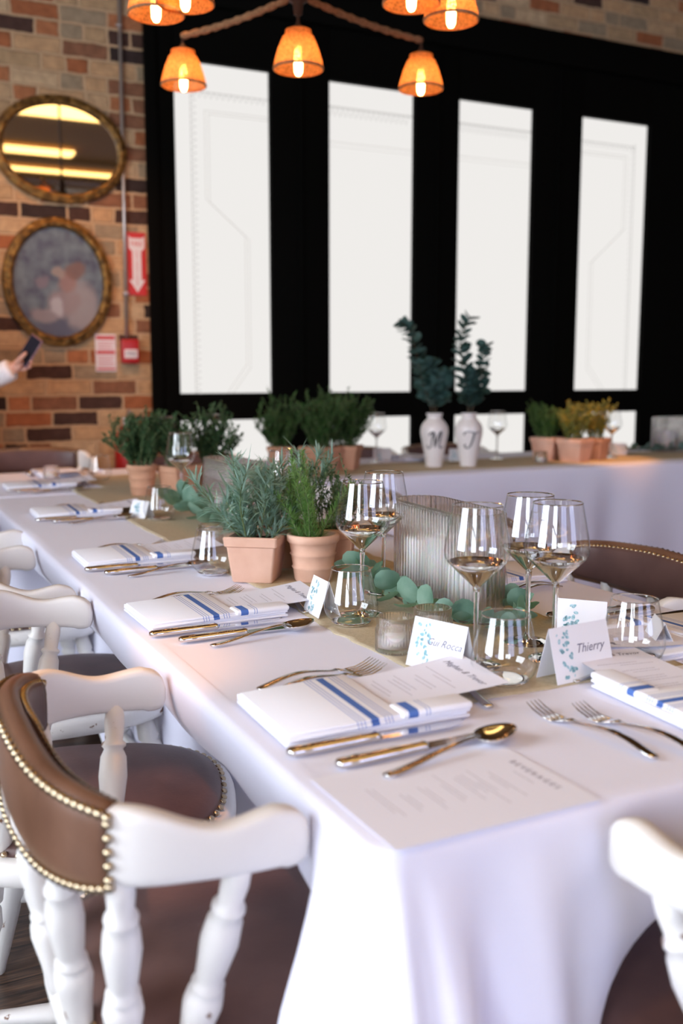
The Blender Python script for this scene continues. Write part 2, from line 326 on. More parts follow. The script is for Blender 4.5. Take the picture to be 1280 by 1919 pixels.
def smooth_path(pts, n=6):
    out = []
    P = [pts[0]]+list(pts)+[pts[-1]]
    for i in range(1, len(P)-2):
        for k in range(n):
            t = k/n; a, b, c, d = P[i-1], P[i], P[i+1], P[i+2]
            out.append(tuple(.5*((2*b[j])+(-a[j]+c[j])*t+(2*a[j]-5*b[j]+4*c[j]-d[j])*t*t+(-a[j]+3*b[j]-3*c[j]+d[j])*t**3) for j in range(len(b))))
    out.append(tuple(pts[-1])); return out
def text_vf(s, size, shear=0.0, extrude=.0002):
    cu = bpy.data.curves.new('txt', 'FONT'); cu.body = s; cu.size = size; cu.shear = shear; cu.extrude = extrude; cu.align_x = 'CENTER'; cu.align_y = 'CENTER'; cu.resolution_u = 2
    o = bpy.data.objects.new('txt', cu); COL.objects.link(o); bpy.context.view_layer.update()
    me = bpy.data.meshes.new_from_object(o.evaluated_get(bpy.context.evaluated_depsgraph_get()))
    v = [tuple(q.co) for q in me.vertices]; f = [tuple(p.vertices) for p in me.polygons]
    bpy.data.objects.remove(o); bpy.data.curves.remove(cu); bpy.data.meshes.remove(me); return v, f
def bulge(vf, fn): v, f = vf; return [fn(Vector(p)) for p in v], f

# ============================================================ SETTING
YW = 5.5
struct(obj('floor', box(-3, 7, -4.5, YW, -.05, 0), M['floor'], smooth=False))
struct(obj('ceiling', box(-3.1, 7.1, -4.6, YW+.1, 3.9, 4.0), M['dark_ceiling'], smooth=False))
struct(obj('wall_back', box(-3.1, 7.1, YW, YW+.12, 0, 3.9), M['brick'], smooth=False))
struct(obj('wall_right', box(7, 7.12, -4.5, YW, 0, 3.9), M['brick'], smooth=False))
# left wall and rear wall with tall openings, each its own frame and daylight pane
def opening_wall(name, a0, a1, opens, z0, z1, fn):
    g = G(); cur = a0
    for o0, o1 in opens: g.add(fn(cur, o0, 0, 3.9)); g.add(fn(o0, o1, 0, z0)); g.add(fn(o0, o1, z1, 3.9)); cur = o1
    g.add(fn(cur, a1, 0, 3.9)); return struct(obj(name, g, M['plaster'], smooth=False))
lo = [(-3.6, -1.4), (.3, 2.5)]
opening_wall('wall_left', -4.5, YW, lo, .7, 3.3, lambda a, b, c, d: box(-3.12, -3, a, b, c, d))
ro = [(-1.6, .7), (2.4, 4.9)]
opening_wall('wall_rear', -3, 7, ro, .9, 3.1, lambda a, b, c, d: box(a, b, -4.62, -4.5, c, d))
wn = 5
for a, b in lo:
    e = struct(empty(f'window_{wn}', (-3.06, (a+b)/2, .7))); wn += 1; h = (b-a)/2; g = G()
    for yy in (-h+.03, 0, h-.03): g.add(box(-.03, .05, yy-.03, yy+.03, 0, 2.6))
    for zz in (.03, 1.3, 2.57): g.add(box(-.03, .05, -h, h, zz-.03, zz+.03))
    obj('window_frame', g, M['black'], e, False); obj('window_pane', box(-.02, -.01, -h, h, 0, 2.6), M['side'], e, False)
for a, b in ro:
    e = struct(empty(f'window_{wn}', ((a+b)/2, -4.56, .9))); wn += 1; h = (b-a)/2; g = G()
    for xx in (-h+.03, 0, h-.03): g.add(box(xx-.03, xx+.03, -.03, .05, 0, 2.2))
    for zz in (.03, 2.17): g.add(box(-h, h, -.03, .05, zz-.03, zz+.03))
    obj('window_frame', g, M['black'], e, False); obj('window_pane', box(-h, h, -.02, -.01, 0, 2.2), M['rear'], e, False)
# tray ceiling with a warm cove, seen in the mirror
g = G()
for (x0, x1, y0, y1) in [(-1.2, 5.2, -2.9, -2.6), (-1.2, -.9, -2.6, .6), (4.9, 5.2, -2.6, .6)]: g.add(bevbox(x0, x1, y0, y1, 3.66, 3.74, .02))
struct(obj('trim_1', g, M['tray'], auto=40))
g = G()
for (x0, x1, y0, y1) in [(-1.2, 5.2, -3.5, -3.0), (-1.2, 3.2, -.1, .35), (.4, 2.6, -2.0, -1.75), (-1.45, -1.25, -2.6, .0), (5.25, 5.45, -2.6, .9)]: g.add(box(x0, x1, y0, y1, 3.83, 3.86))
struct(obj('trim_2', g, M['cove'], smooth=False))
# black timber window surround: panes are (x0, x1)
panes = [(1.65, 2.207), (2.573, 3.145), (3.458, 4.025), (4.41, 4.992)]
ZB, ZT, LT, LB = 1.077, 2.862, .925, .30
xs = [1.50]+[q for p in panes for q in p]+[6.9]; FY = YW-.07
t = 3
for i in range(0, len(xs), 2):
    g = G(); g.add(bevbox(xs[i], xs[i+1], FY, YW-.002, 0.001, 3.33, .006)); mid = (xs[i]+xs[i+1])/2
    if i: g.add(bevbox(mid-.012, mid+.012, FY-.015, FY+.01, .002, 3.3, .004))
    else: g.add(bevbox(xs[0]-.012, xs[0]+.05, FY-.02, FY+.02, .002, 3.32, .005))
    struct(obj(f'trim_{t}', g, M['black'], auto=40)); t += 1
cr = G(); cr.add(bevbox(1.48, 6.92, FY-.05, FY-.001, 3.14, 3.34, .015)); struct(obj(f'trim_{t}', cr, M['black'], auto=40))
def flatline(pts, wd, y):
    g = G()
    for (x0, z0), (x1, z1) in zip(pts[:-1], pts[1:]):
        d = Vector((x1-x0, 0, z1-z0)); n = Vector((-d.z, 0, d.x)).normalized()*wd/2
        a = Vector((x0, y, z0)); b = Vector((x1, y, z1)); e = d.normalized()*wd*.35
        g.add(([a-n-e, b-n+e, b+n+e, a+n-e], [(0, 1, 2, 3)]))
    return g.v, g.f
for i, (x0, x1) in enumerate(panes):
    e = struct(empty(f'window_{i+1}', ((x0+x1)/2, YW-.03, ZB))); h = (x1-x0)/2; y0 = FY-e.location.y; c = e.location.x
    g = G(); g.add(box(-h, h, y0, .025, LT-ZB, 0)); g.add(box(-h, h, y0, .025, ZT-ZB, 3.33-ZB)); g.add(box(-h, h, y0, .025, -ZB, LB-ZB))
    obj('window_frame', g, M['black'], e, False)
    p = obj('window_pane', box(-h, h, .0, .006, 0, ZT-ZB), M['frost'], e, False); obj('lower_pane', box(-h, h, .0, .006, LB-ZB, LT-ZB), M['frost'], e, False)
    q = G(); bd = G(); zb = 2.715-ZB
    if i in (0, 3):
        s = 1 if i == 0 else -1; bx = (-h+.10)*s; e1 = h*s
        poly = [(e1, 2.62), (-h*s+.18*s, 2.62), (-h*s+.18*s, 2.15), (-h*s+.41*s, 1.96), (-h*s+.41*s, 1.24), (-h*s+.29*s, 1.08)]
        if i == 3: poly = [(e1, 2.65), (-h*s+.165*s, 2.65), (-h*s+.165*s, 2.17), (-h*s+.435*s, 1.94), (-h*s+.435*s, 1.24), (-h*s+.3*s, 1.08)]
        poly = [(a, b-ZB) for a, b in poly]
        for off in (0, .022): q.add(flatline([(a+off*s, b-off*.8) for a, b in poly], .006, -.0015))
        bd.add(flatline([(bx, 0), (bx, zb+.02)], .006, -.0015)); bd.add(flatline([(bx, zb), (e1, zb)], .008, -.0015))
        k = 0
        while k*.035 < zb: # scalloped beads
            zc = k*.035+.017; bd.add(flatline([(bx, zc-.014), (bx+.03*s, zc), (bx, zc+.014)], .004, -.002)); k += 1
        xa = bx
        while abs(xa-e1) > .04: bd.add(flatline([(xa, zb), (xa+.017*s, zb-.03), (xa+.034*s, zb)], .004, -.002)); xa += .034*s
    else:
        bd.add(flatline([(-h, zb+.01), (h, zb+.01)], .014, -.0015)); xa = -h
        while xa < h-.034: bd.add(flatline([(xa, zb), (xa+.017, zb-.04), (xa+.034, zb)], .004, -.002)); xa += .034
        q.add(flatline([(-h, 2.53-ZB), (h, 2.53-ZB)], .006, -.0015)); q.add(flatline([(-h, 2.505-ZB), (h, 2.505-ZB)], .004, -.0015))
    obj('etched_lines', q, M['etch'], p, False); obj('etched_beading', bd, M['bead'], p, False)

# ============================================================ WALL THINGS
def oval_frame(name, cx, cz, a, b, fw, inner, inner_m, label, cat):
    e = empty(name, (cx, YW-.002, cz)); n = 96; prof = [(0, 0), (.0, -.02), (.15, -.034), (.35, -.03), (.5, -.042), (.7, -.045), (.85, -.032), (.93, -.028), (1, -.012), (1, 0)]
    v = []; f = []
    for k, (u, y) in enumerate(prof):
        for i in range(n):
            t = 2*PI*i/n; wob = .004*math.sin(24*t)*(1 if .3 < u < .8 else 0)
            v.append(((a-fw*(1-1)-fw+fw*(1-u)+wob)*math.cos(t), y+(wob*.8), (b-fw+fw*(1-u)+wob)*math.sin(t)))
    for k in range(len(prof)-1):
        for i in range(n): j = (i+1) % n; f.append((k*n+i, (k+1)*n+i, (k+1)*n+j, k*n+j))
    obj('frame', (v, f), M['gold'], e)
    v = [(0, 0, 0)]+[((a-fw+.004)*math.cos(2*PI*i/n), 0, (b-fw+.004)*math.sin(2*PI*i/n)) for i in range(n)]
    obj(inner, (v, [(0, 1+(i+1) % n, 1+i) for i in range(n)]), inner_m, e, False, loc=(0, -.015, 0))
    return tag(e, label, cat)
oval_frame('oval_mirror', 1.052, 2.342, .345, .272, .052, 'mirror_glass', M['mirror'], 'wide oval mirror in dark gilded frame on the brick wall above the portrait', 'mirror')
oval_frame('oval_portrait', 1.013, 1.665, .285, .335, .055, 'painting', M['portrait'], 'upright oval gilded frame with blue-grey painting of a kneeling child, below the mirror', 'painting')
t_ = obj('conduit_pipe', tube([(1.383, YW-.02, 3.88), (1.372, YW-.02, 2.1), (1.366, YW-.02, 1.385)], .0095, 10), M['metalpipe'])
tag(t_, 'thin grey metal conduit running down the brick wall to the red alarm box', 'pipe')
for zz in (3.0, 1.62): obj('pipe_clip', bevbox(1.352+.002*zz, 1.38+.002*zz, YW-.033, YW-.001, zz-.008, zz+.008, .003), M['metalpipe'], t_)
e = tag(empty('fire_alarm_box', (1.378, YW-.001, 1.243)), 'small red fire alarm box on the brick wall under the conduit', 'alarm')
obj('housing', bevbox(-.047, .047, -.055, 0, 0, .132, .008), M['red'], e, auto=40)
obj('label_plate', bevbox(-.036, .036, -.058, -.05, .028, .076, .002), M['signwhite'], e, auto=40)
FR = Matrix.Rotation(PI/2, 4, 'X')
obj('lettering', G().add(text_vf('FIRE', .032), Matrix.Translation((0, -.0585, .053)) @ FR), M['ink'], e, False)
e = tag(empty('fire_extinguisher_sign', (1.437, YW-.004, 1.78)), 'red and white arrow sign reading FIRE EXTINGUISHER beside the conduit', 'sign')
obj('sign_board', box(-.052, .052, -.003, 0, -.168, .168), M['signred'], e, False)
ar = [(-.044, .150), (-.030, .137), (.030, .137), (.044, .150), (.044, .085), (.024, .068), (.024, -.085), (.044, -.085), (0, -.152), (-.044, -.085), (-.024, -.085), (-.024, .068), (-.044, .085)]
obj('arrow', ([(x, -.0042, z) for x, z in ar], [(0, 12, 11, 6, 5, 4, 3, 2, 1), (9, 8, 7, 6, 11, 10)]), M['signwhite'], e, False)
g = G(); g.add(text_vf('FIRE', .036), Matrix.Translation((0, -.005, .106)) @ FR)
for k, ch in enumerate('EXTINGUISHER'): g.add(text_vf(ch, .0175), Matrix.Translation((0, -.005, .062-k*.0155)) @ FR)
obj('lettering', g, M['signred'], e, False)
e = tag(empty('fire_notice', (1.252, YW-.004, 1.3)), 'small white notice with red bands on the brick wall left of the alarm box', 'sign')
obj('sign_board', box(-.056, .056, -.003, 0, -.10, .10), M['signwhite'], e, False)
g = G()
for z0, z1 in [(.072, .09), (-.006, .01), (-.092, -.082)]: g.add(box(-.05, .05, -.0045, -.003, z0, z1))
for k in range(4): g.add(box(-.044+.004*(k % 2), .044-.006*(k % 3), -.0045, -.003, .055-.013*k, .058-.013*k))
for k in range(5): g.add(box(-.044+.004*(k % 2), .044-.006*(k % 3), -.0045, -.003, -.022-.012*k, -.019-.012*k))
obj('red_print', g, M['signred'], e, False)
e = tag(empty('fire_extinguisher', (1.335, YW-.09, .42)), 'red fire extinguisher hung low on the brick wall, behind the potted herbs', 'fire extinguisher')
obj('cylinder', lathe([(.0, 0), (.066, .002), (.07, .02), (.07, .38), (.06, .44), (.03, .475), (.024, .49), (0, .49)], 28), M['red'], e)
g = G(); g.add(bevbox(-.022, .022, -.022, .022, .485, .535, .006)); g.add(tube([(0, 0, .53), (0, -.06, .57), (0, -.11, .56)], .009)); g.add(tube([(0, 0, .52), (0, -.06, .53), (0, -.1, .52)], .007)); obj('valve_handle', g, M['metalpipe'], e)
obj('hose', tube(smooth_path([(.02, 0, .51), (.08, -.02, .53), (.09, -.03, .4), (.08, -.03, .2)]), .009), M['wick'], e)
obj('wall_bracket', box(-.03, .03, .06, .09, .25, .40), M['metalpipe'], e, False)

# ============================================================ CHANDELIERS
def make_chandelier():
    e = empty('rope_chandelier')
    obj('ceiling_rod', tube([(0, 0, .12), (0, 0, 1.43)], .008), M['iron'], e)
    obj('ceiling_rose', lathe([(.0, 1.41), (.05, 1.415), (.06, 1.435), (0, 1.437)], 24), M['iron'], e)
    obj('hub', lathe([(0, -.05), (.014, -.045), (.018, -.01), (.034, .0), (.034, .035), (.022, .05), (.028, .08), (.012, .12), (0, .125)], 20), M['iron'], e)
    tips = [(.46*1, .45, 0), (-.46, .40, 0), (.36, -.46, 0), (-.32, -.46, 0)]
    ax = Matrix.Rotation(R(-26), 3, 'Z')
    for sx, sy, _ in tips:
        T = ax @ Vector((sx, sy, 0))
        pth = [Vector((0, 0, .02)).lerp(Vector((T.x, T.y, .012)), k/30)+Vector((0, 0, -.05*math.sin(PI*k/30)*.25)) for k in range(31)]
        obj('rope_arm', tube(pth, [.012+.0025*math.sin(k*2.2) for k in range(31)], 10), M['rope'], e)
        lampkit(e, T+Vector((0, 0, -.170)), .012)
    lampkit(e, Vector((0, 0, -.225)), -.04)
    return e
def lampkit(e, b, top):
    # b = centre of the shade's lower rim
    prof = [(.086, 0), (.087, .006), (.082, .03), (.070, .07), (.055, .105), (.046, .114), (.045, .128), (.020, .132)]
    s = obj('lamp_shade', lathe(prof, 40), M['shade'], e, loc=b)
    obj('shade_rim', lathe([(.085, -.002), (.0885, 0), (.0885, .006), (.085, .007)], 40), M['rope'], s)
    obj('lamp_holder', lathe([(0, .075), (.016, .077), (.018, .12), (.024, .135), (.008, .15), (.005, .16), (.005, max(.17, top-b.z)), (0, max(.17, top-b.z))], 16), M['iron'], s)
    obj('bulb', lathe([(0, -.022), (.008, -.019), (.0135, -.008), (.0145, .01), (.0145, .05), (.010, .068), (.008, .076), (0, .076)], 20), M['bulb'], s)
ch1 = make_chandelier()
# the nearer chandelier repeats it
H1 = (1.46, 3.335, 2.46)
place(ch1, H1); tag(ch1, 'rope-armed chandelier with amber mesh shades, the one whose hub is in view', 'chandelier', 'rope chandeliers')
ch2 = place(dup(ch1), (1.155, 2.63, 2.46)); tag(ch2, 'second rope chandelier, nearer, only its amber shades hanging at the top edge', 'chandelier', 'rope chandeliers')
for c_, off in ((ch1, 0), (ch2, 0)): pass

def added_spot(loc, target, power, ang, label):  # unseen warm lamp with housing, added to light herbs, chair and bricks
    e = tag(empty('added_spotlight', loc), label, 'spotlight'); d = Vector(target)-Vector(loc); q = d.to_track_quat('-Z', 'Y')
    obj('mount', lathe([(0, .0), (.05, .002), (.05, .02), (.01, .03), (.01, .1), (0, .1)], 20), M['black'], e, rot=(PI, 0, 0))
    hd = obj('lamp_head', lathe([(.045, -.16), (.05, -.16), (.05, -.02), (.03, 0), (0, 0)], 24), M['black'], e); hd.rotation_euler = q.to_euler(); hd.location = (0, 0, -.1)
    l = bpy.data.lights.new('spot', 'SPOT'); l.energy = power; l.spot_size = ang; l.spot_blend = .6; l.color = (1, .42, .12); l.shadow_soft_size = .03
    lo_ = bpy.data.objects.new('spot_beam', l); COL.objects.link(lo_); lo_.parent = hd; lo_.location = (0, 0, -.13)
added_spot((2.6, 2.6, 3.89), (3.42, 4.0, .9), 380, R(12), 'added black ceiling spotlight, out of view, warming the golden herbs on the head table')
added_spot((-1.2, 1.9, 3.89), (.33, 1.47, .74), 240, R(9), 'added black ceiling spotlight, out of view, standing in for sun on the second chair')
added_spot((1.0, 3.3, 3.89), (.85, 5.5, .95), 150, R(52), 'added black ceiling spotlight, out of view, warming the brick wall')
# ============================================================ TABLES AND CLOTHS
def cloth(x0, x1, y0, y1, zt, hem, seed, shift=None, amp=.02, corner=.05, rc=.035):
    rr = random.Random(seed); pts = []   # (x, y, nx, ny, s, cornerness)
    def side(ax, ay, bx, by, nx, ny, n):
        for i in range(n):
            t = i/n; pts.append((ax+(bx-ax)*t, ay+(by-ay)*t, nx, ny))
    def arc(cx, cy, a0, n):
        for i in range(n):
            a = a0+PI/2*i/n; pts.append((cx+rc*math.cos(a), cy+rc*math.sin(a), math.cos(a), math.sin(a)))
    d = .018; nx_, ny_ = int((x1-x0)/d), int((y1-y0)/d)
    side(x0+rc, y0, x1-rc, y0, 0, -1, nx_); arc(x1-rc, y0+rc, -PI/2, 10); side(x1, y0+rc, x1, y1-rc, 1, 0, ny_); arc(x1-rc, y1-rc, 0, 10)
    side(x1-rc, y1, x0+rc, y1, 0, 1, nx_); arc(x0+rc, y1-rc, PI/2, 10); side(x0, y1-rc, x0, y0+rc, -1, 0, ny_); arc(x0+rc, y0+rc, PI, 10)
    n = len(pts); ds = [0]
    for i in range(1, n): ds.append(ds[-1]+math.hypot(pts[i][0]-pts[i-1][0], pts[i][1]-pts[i-1][1]))
    rows = [(-.03, zt), (-.010, zt-.0005), (-.004, zt-.003), (0, zt-.010), (.001, zt-.022)]
    nz = 22
    for k in range(1, nz+1): rows.append((None, zt-.022-(zt-.022-hem)*k/nz))
    v = []
    cs = [(x0, y0), (x1, y0), (x0, y1), (x1, y1)]
    for o, z in rows:
        for i, (x, y, nx, ny) in enumerate(pts):
            if o is None:
                dd = zt-.022-z; s = ds[i]; c = max(0, 1-min(math.hypot(x-a, y-b) for a, b in cs)/.30)
                q = noise.noise(Vector((s*3.1, seed*7.7, dd*.6)))*amp*1.6 + math.sin(s*19+3*noise.noise(Vector((s*1.5, seed, 0))))*amp*.55
                oo = (.004+dd*.05)+q*min(1, dd/.35)+c*c*(.10*min(1, dd/.5))+c*corner*math.sin(s*52)*min(1, dd/.18)
                oo += .05*noise.noise(Vector((s*1.3, dd*3, seed)))*min(1, dd/.4)*.5
                X, Y = x+nx*oo, y+ny*oo
                if shift: X, Y = shift(X, Y, x, y, nx, ny, dd)
            else: X, Y = x+nx*o, y+ny*o
            v.append((X, Y, z+(0 if o is None or o > -.01 else .0004*math.sin(ds[i]*9))))
    f = []
    for k in range(len(rows)-1):
        for i in range(n): j = (i+1) % n; f.append((k*n+i, (k+1)*n+i, (k+1)*n+j, k*n+j))
    f.append(tuple(range(n)))
    return v, f
def sm(a, b, x): t = max(0, min(1, (x-a)/(b-a))); return t*t*(3-2*t)
def long_shift(X, Y, x, y, nx, ny, dd):
    if ny > .3: return (X if abs(nx) < .5 else x+nx*.005), y+.001*dd
    if nx < -.5:   # seats of the chairs push the cloth under the table
        k = sm(.86, 1.02, y)*(1-sm(3.45, 3.6, y)); s = k*(.012*sm(0, .04, dd)+.21*sm(.03, .28, dd)); return X+s, Y
    if nx > .5:
        k = sm(1.30, 1.42, y)*(1-sm(3.4, 3.6, y)); s = k*(.21*sm(.02, .28, dd)); return X-s, Y
    if ny < -.5:
        k = sm(.62, .90, x)*(1-sm(1.20, 1.32, x)); return X, Y+k*.24*sm(.06, .30, dd)
    return X, Y
T = .75
tag(obj('long_tablecloth', cloth(.405, 1.37, .76, 3.70, T, .12, 3, long_shift), M['cloth']), 'white tablecloth draped over the long dining table running away from the camera', 'tablecloth')
tag(obj('head_tablecloth', cloth(-.25, 6.2, 3.735, 4.62, T, .06, 9, None, .022, .02), M['cloth']), 'white tablecloth over the head table across the room below the windows', 'tablecloth')
def table(x0, x1, y0, y1, legs, label):
    e = tag(empty('banquet_table', ((x0+x1)/2, (y0+y1)/2, 0)), label, 'table'); cx, cy = e.location.x, e.location.y
    obj('tabletop', bevbox(x0-cx, x1-cx, y0-cy, y1-cy, T-.03, T-.004, .004), M['tablewood'], e, auto=40)
    for lx, ly in legs: obj('leg', tube([(lx-cx, ly-cy, 0), (lx-cx, ly-cy, T-.02)], .016), M['iron'], e)
table(.415, 1.355, .775, 3.69, [(.72, 1.1), (1.05, 1.1), (.72, 3.3), (1.05, 3.3)], 'long dining table hidden under its white cloth, running away from the camera')
table(-.23, 6.18, 3.75, 4.605, [(.2, 3.95), (.2, 4.4), (3, 3.95), (3, 4.4), (5.8, 3.95), (5.8, 4.4)], 'head table hidden under its white cloth below the windows')
def runner(x0, x1, y0, y1, seed, fray=.003):
    g = G(); nx, ny = max(4, int((x1-x0)/.012)), max(4, int((y1-y0)/.012)); nx = min(nx, 400); ny = min(ny, 400)
    top = []
    for j in range(ny+1):
        for i in range(nx+1):
            x = x0+(x1-x0)*i/nx; y = y0+(y1-y0)*j/ny
            e1 = fray*noise.noise(Vector((y*30, seed, x*3)))*2 + .010*noise.noise(Vector((y*3, seed+5, 0)))
            e2 = fray*noise.noise(Vector((x*30, seed+9, y*3)))*2 + .008*noise.noise(Vector((x*3, seed+3, 0)))
            top.append((x+e1, y+e2, T+.0022+.0008*noise.noise(Vector((x*9, y*9, seed)))))
    v = top+[(a, b, T+.0003) for a, b, c in top]; N_ = (nx+1)*(ny+1); f = []
    for j in range(ny):
        for i in range(nx): a = j*(nx+1)+i; f.append((a, a+1, a+nx+2, a+nx+1)); f.append((N_+a, N_+a+nx+1, N_+a+nx+2, N_+a+1))
    bd = [i for i in range(nx+1)]+[j*(nx+1)+nx for j in range(1, ny+1)]+[ny*(nx+1)+i for i in range(nx-1, -1, -1)]+[j*(nx+1) for j in range(ny-1, 0, -1)]
    for k in range(len(bd)): a, b = bd[k], bd[(k+1) % len(bd)]; f.append((a, N_+a, N_+b, b))
    return v, f
tag(obj('table_runner', runner(.722, 1.115, 1.085, 3.85, 1), M['burlap']), 'beige burlap runner down the middle of the long table', 'table runner')
tag(obj('table_runner', runner(.85, 6.1, 3.86, 4.30, 2), M['burlap']), 'beige burlap runner along the head table by the windows', 'table runner')

# ============================================================ CHAIRS
def band(st, n=16, p=4):
    """upright curved board: stations (x, y, zb, zt, thickness)"""
    rings = []
    for k, (x, y, zb, zt, th) in enumerate(st):
        a = st[max(0, k-1)]; b = st[min(len(st)-1, k+1)]; d = Vector((b[0]-a[0], b[1]-a[1], 0)).normalized(); nn = Vector((-d.y, d.x, 0)); rg = []
        for i in range(n):
            t = 2*PI*i/n; c, s = math.cos(t), math.sin(t)
            cc = math.copysign(abs(c)**(2/p), c); ss = math.copysign(abs(s)**(2/p), s)
            rg.append(Vector((x, y, (zb+zt)/2+(zt-zb)/2*ss))+nn*th/2*cc)
        rings.append(rg)
    return loft(rings)
def studs(pts, r=.0055):
    g = G()
    for p, nrm in pts:
        q = Vector(nrm).to_track_quat('Z', 'Y').to_matrix().to_4x4()
        g.add(lathe([(r, -.001), (r*.95, r*.3), (r*.6, r*.65), (.0001, r*.75)], 8), Matrix.Translation(p) @ q)
    return g
def backpath(t):   # t from -1 (right tip, y-) to 1 (left tip)
    key = [(-1, .0, -.262), (-.75, -.095, -.268), (-.5, -.187, -.243), (-.25, -.236, -.158), (0, -.248, 0), (.25, -.236, .158), (.5, -.187, .243), (.75, -.095, .268), (1, .0, .262)]
    for i in range(8):
        if t <= key[i+1][0]: break
    a = key[max(i-1, 0)]; b = key[i]; c = key[i+1]; d = key[min(i+2, 8)]; u = (t-b[0])/(c[0]-b[0])
    return tuple(.5*(2*b[j]+(-a[j]+c[j])*u+(2*a[j]-5*b[j]+4*c[j]-d[j])*u*u+(-a[j]+3*b[j]-3*c[j]+d[j])*u**3) for j in (1, 2))
SPIN = [(0, .012), (.04, .015), (.16, .017), (.30, .022), (.36, .020), (.375, .015), (.39, .0185), (.405, .0185), (.42, .014), (.46, .0165), (.62, .021), (.72, .019), (.76, .014), (.775, .018), (.79, .018), (.805, .013), (.9, .015), (1, .0125)]
LEG = [(0, .012), (.015, .014), (.06, .015), (.12, .018), (.35, .026), (.55, .030), (.60, .025), (.615, .019), (.63, .026), (.65, .026), (.665, .018), (.70, .025), (.78, .030), (.84, .024), (.85, .018), (.87, .024), (1, .020)]
STR = [(0, .009), (.2, .013), (.35, .017), (.44, .013), (.46, .018), (.54, .018), (.56, .013), (.65, .017), (.8, .013), (1, .009)]
def make_chair():
    e = empty('captains_chair')
    # seat: thick shaped slab
    def seat_ring(sc, z):
        out = []
        for i in range(56):
            a = 2*PI*i/56; c, s = math.cos(a), math.sin(a); p = 2.7
            out.append((.02+sc*.245*math.copysign(abs(c)**(2/p), c), sc*(.245-.012*c)*math.copysign(abs(s)**(2/p), s), z))
        return out
    obj('seat', loft([seat_ring(.93, .405), seat_ring(.985, .412), seat_ring(1, .425), seat_ring(1, .438), seat_ring(.985, .447), seat_ring(.95, .450), seat_ring(.5, .450)]), M['paint'], e)
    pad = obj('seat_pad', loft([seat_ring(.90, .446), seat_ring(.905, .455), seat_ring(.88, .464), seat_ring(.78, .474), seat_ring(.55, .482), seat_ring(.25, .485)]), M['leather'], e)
    rp = seat_ring(.915, .456); rp2 = smooth_path(rp+[rp[0]], 3)
    L = 0; pts = []; last = None
    for q in rp2:
        if last is None or (Vector(q)-Vector(last)).length > .0165: pts.append((Vector(q), Vector((q[0]*.6, q[1]*.6, .35)))); last = q
    obj('nailhead_trim', studs(pts, .0058), M['brass'], pad)
    # arms
    for sgn, nm in ((-1, 'arm'), (1, 'arm')):
        st = []; n = 30
        for k in range(n+1):
            u = k/n; t = (-1+u*.54)*1.0
            x, y = backpath(t); y = y if sgn < 0 else -y
            zt = .745+.008*math.cos(u*9.5-1.6)*(1-.3*u)+.030*u**1.5; zb = .686+.008*u+.005*math.sin(u*PI)
            h = zt-zb; w_ = .027
            if u < .18:
                q = math.sqrt(max(0, 1-((.18-u)/.18)**2)); m_ = (zt+zb)/2-.002; zt = m_+h/2*(.30+.70*q); zb = m_-h/2*(.30+.70*q); w_ = .027*(.55+.45*q)
            st.append((x, y, zb, zt, w_))
        obj(nm, band(st, p=5), M['paint'], e)
    st = []
    for k in range(41):
        t = -.475+.95*k/40; x, y = backpath(t); c = 1-abs(t)/.475; s = c**.6 if c > 0 else 0
        st.append((x, y, .690-.018*s, .776+.020*s, .032+.006*s))
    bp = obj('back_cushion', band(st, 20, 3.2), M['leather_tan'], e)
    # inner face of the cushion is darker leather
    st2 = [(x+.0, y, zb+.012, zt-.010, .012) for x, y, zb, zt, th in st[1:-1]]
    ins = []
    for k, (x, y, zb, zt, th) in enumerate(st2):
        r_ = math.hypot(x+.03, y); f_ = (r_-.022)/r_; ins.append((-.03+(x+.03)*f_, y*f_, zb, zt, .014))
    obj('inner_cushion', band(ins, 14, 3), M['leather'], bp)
    pts = []
    def nrm(k): x, y = st[k][0]+.03, st[k][1]; return Vector((x, y, 0)).normalized()
    for k in range(0, 41):
        x, y, zb, zt, th = st[k]; n_ = nrm(k)
        for zz, up in ((zt-.008, .9), (zb+.007, -.6)):
            for hf in ((0,) if (k % 1 == 0) else ()):
                if hf: x2, y2 = (x+st[k+1][0])/2, (y+st[k+1][1])/2
                else: x2, y2 = x, y
                pts.append((Vector((x2, y2, zz))+n_*(th/2-.0005), n_+Vector((0, 0, up*.2))))
                if up > 0: pts.append((Vector((x2, y2, zz-.004))-n_*(th/2+.002), -n_))
    for k in (0, 40):
        x, y, zb, zt, th = st[k]; n_ = nrm(k)
        for j in range(1, 6): zz = zb+(zt-zb)*j/6; pts.append((Vector((x, y, zz))+n_*(th/2), n_)); pts.append((Vector((x, y, zz))-n_*(th/2+.001), -n_))
    obj('nailhead_trim', studs(pts, .0056), M['brass'], bp)
    for t, bx, by in [(-.80, -.11, -.185), (-.49, -.175, -.165), (-.24, -.205, -.085), (0, -.212, 0), (.24, -.205, .085), (.49, -.175, .165), (.80, -.11, .185)]:
        x, y = backpath(t); obj('spindle', turned((bx, by, .444), (x, y, .705), SPIN), M['paint'], e)
    lg = [((.16, .16, .41), (.235, .225, 0)), ((.16, -.16, .41), (.235, -.225, 0)), ((-.13, .15, .41), (-.205, .215, 0)), ((-.13, -.15, .41), (-.205, -.215, 0))]
    for a, b in lg: obj('leg', turned(b, a, LEG), M['paint'], e)
    def at(k, z): a, b = Vector(lg[k][0]), Vector(lg[k][1]); u = z/.41; return b.lerp(a, u)
    for a, b, z in ((0, 2, .17), (1, 3, .17), (0, 1, .24)): obj('stretcher', turned(at(a, z), at(b, z), STR), M['paint'], e)
    obj('stretcher', turned((at(0, .17)+at(2, .17))/2, (at(1, .17)+at(3, .17))/2, STR), M['paint'], e)
    return e
ch = make_chair(); used = [0]
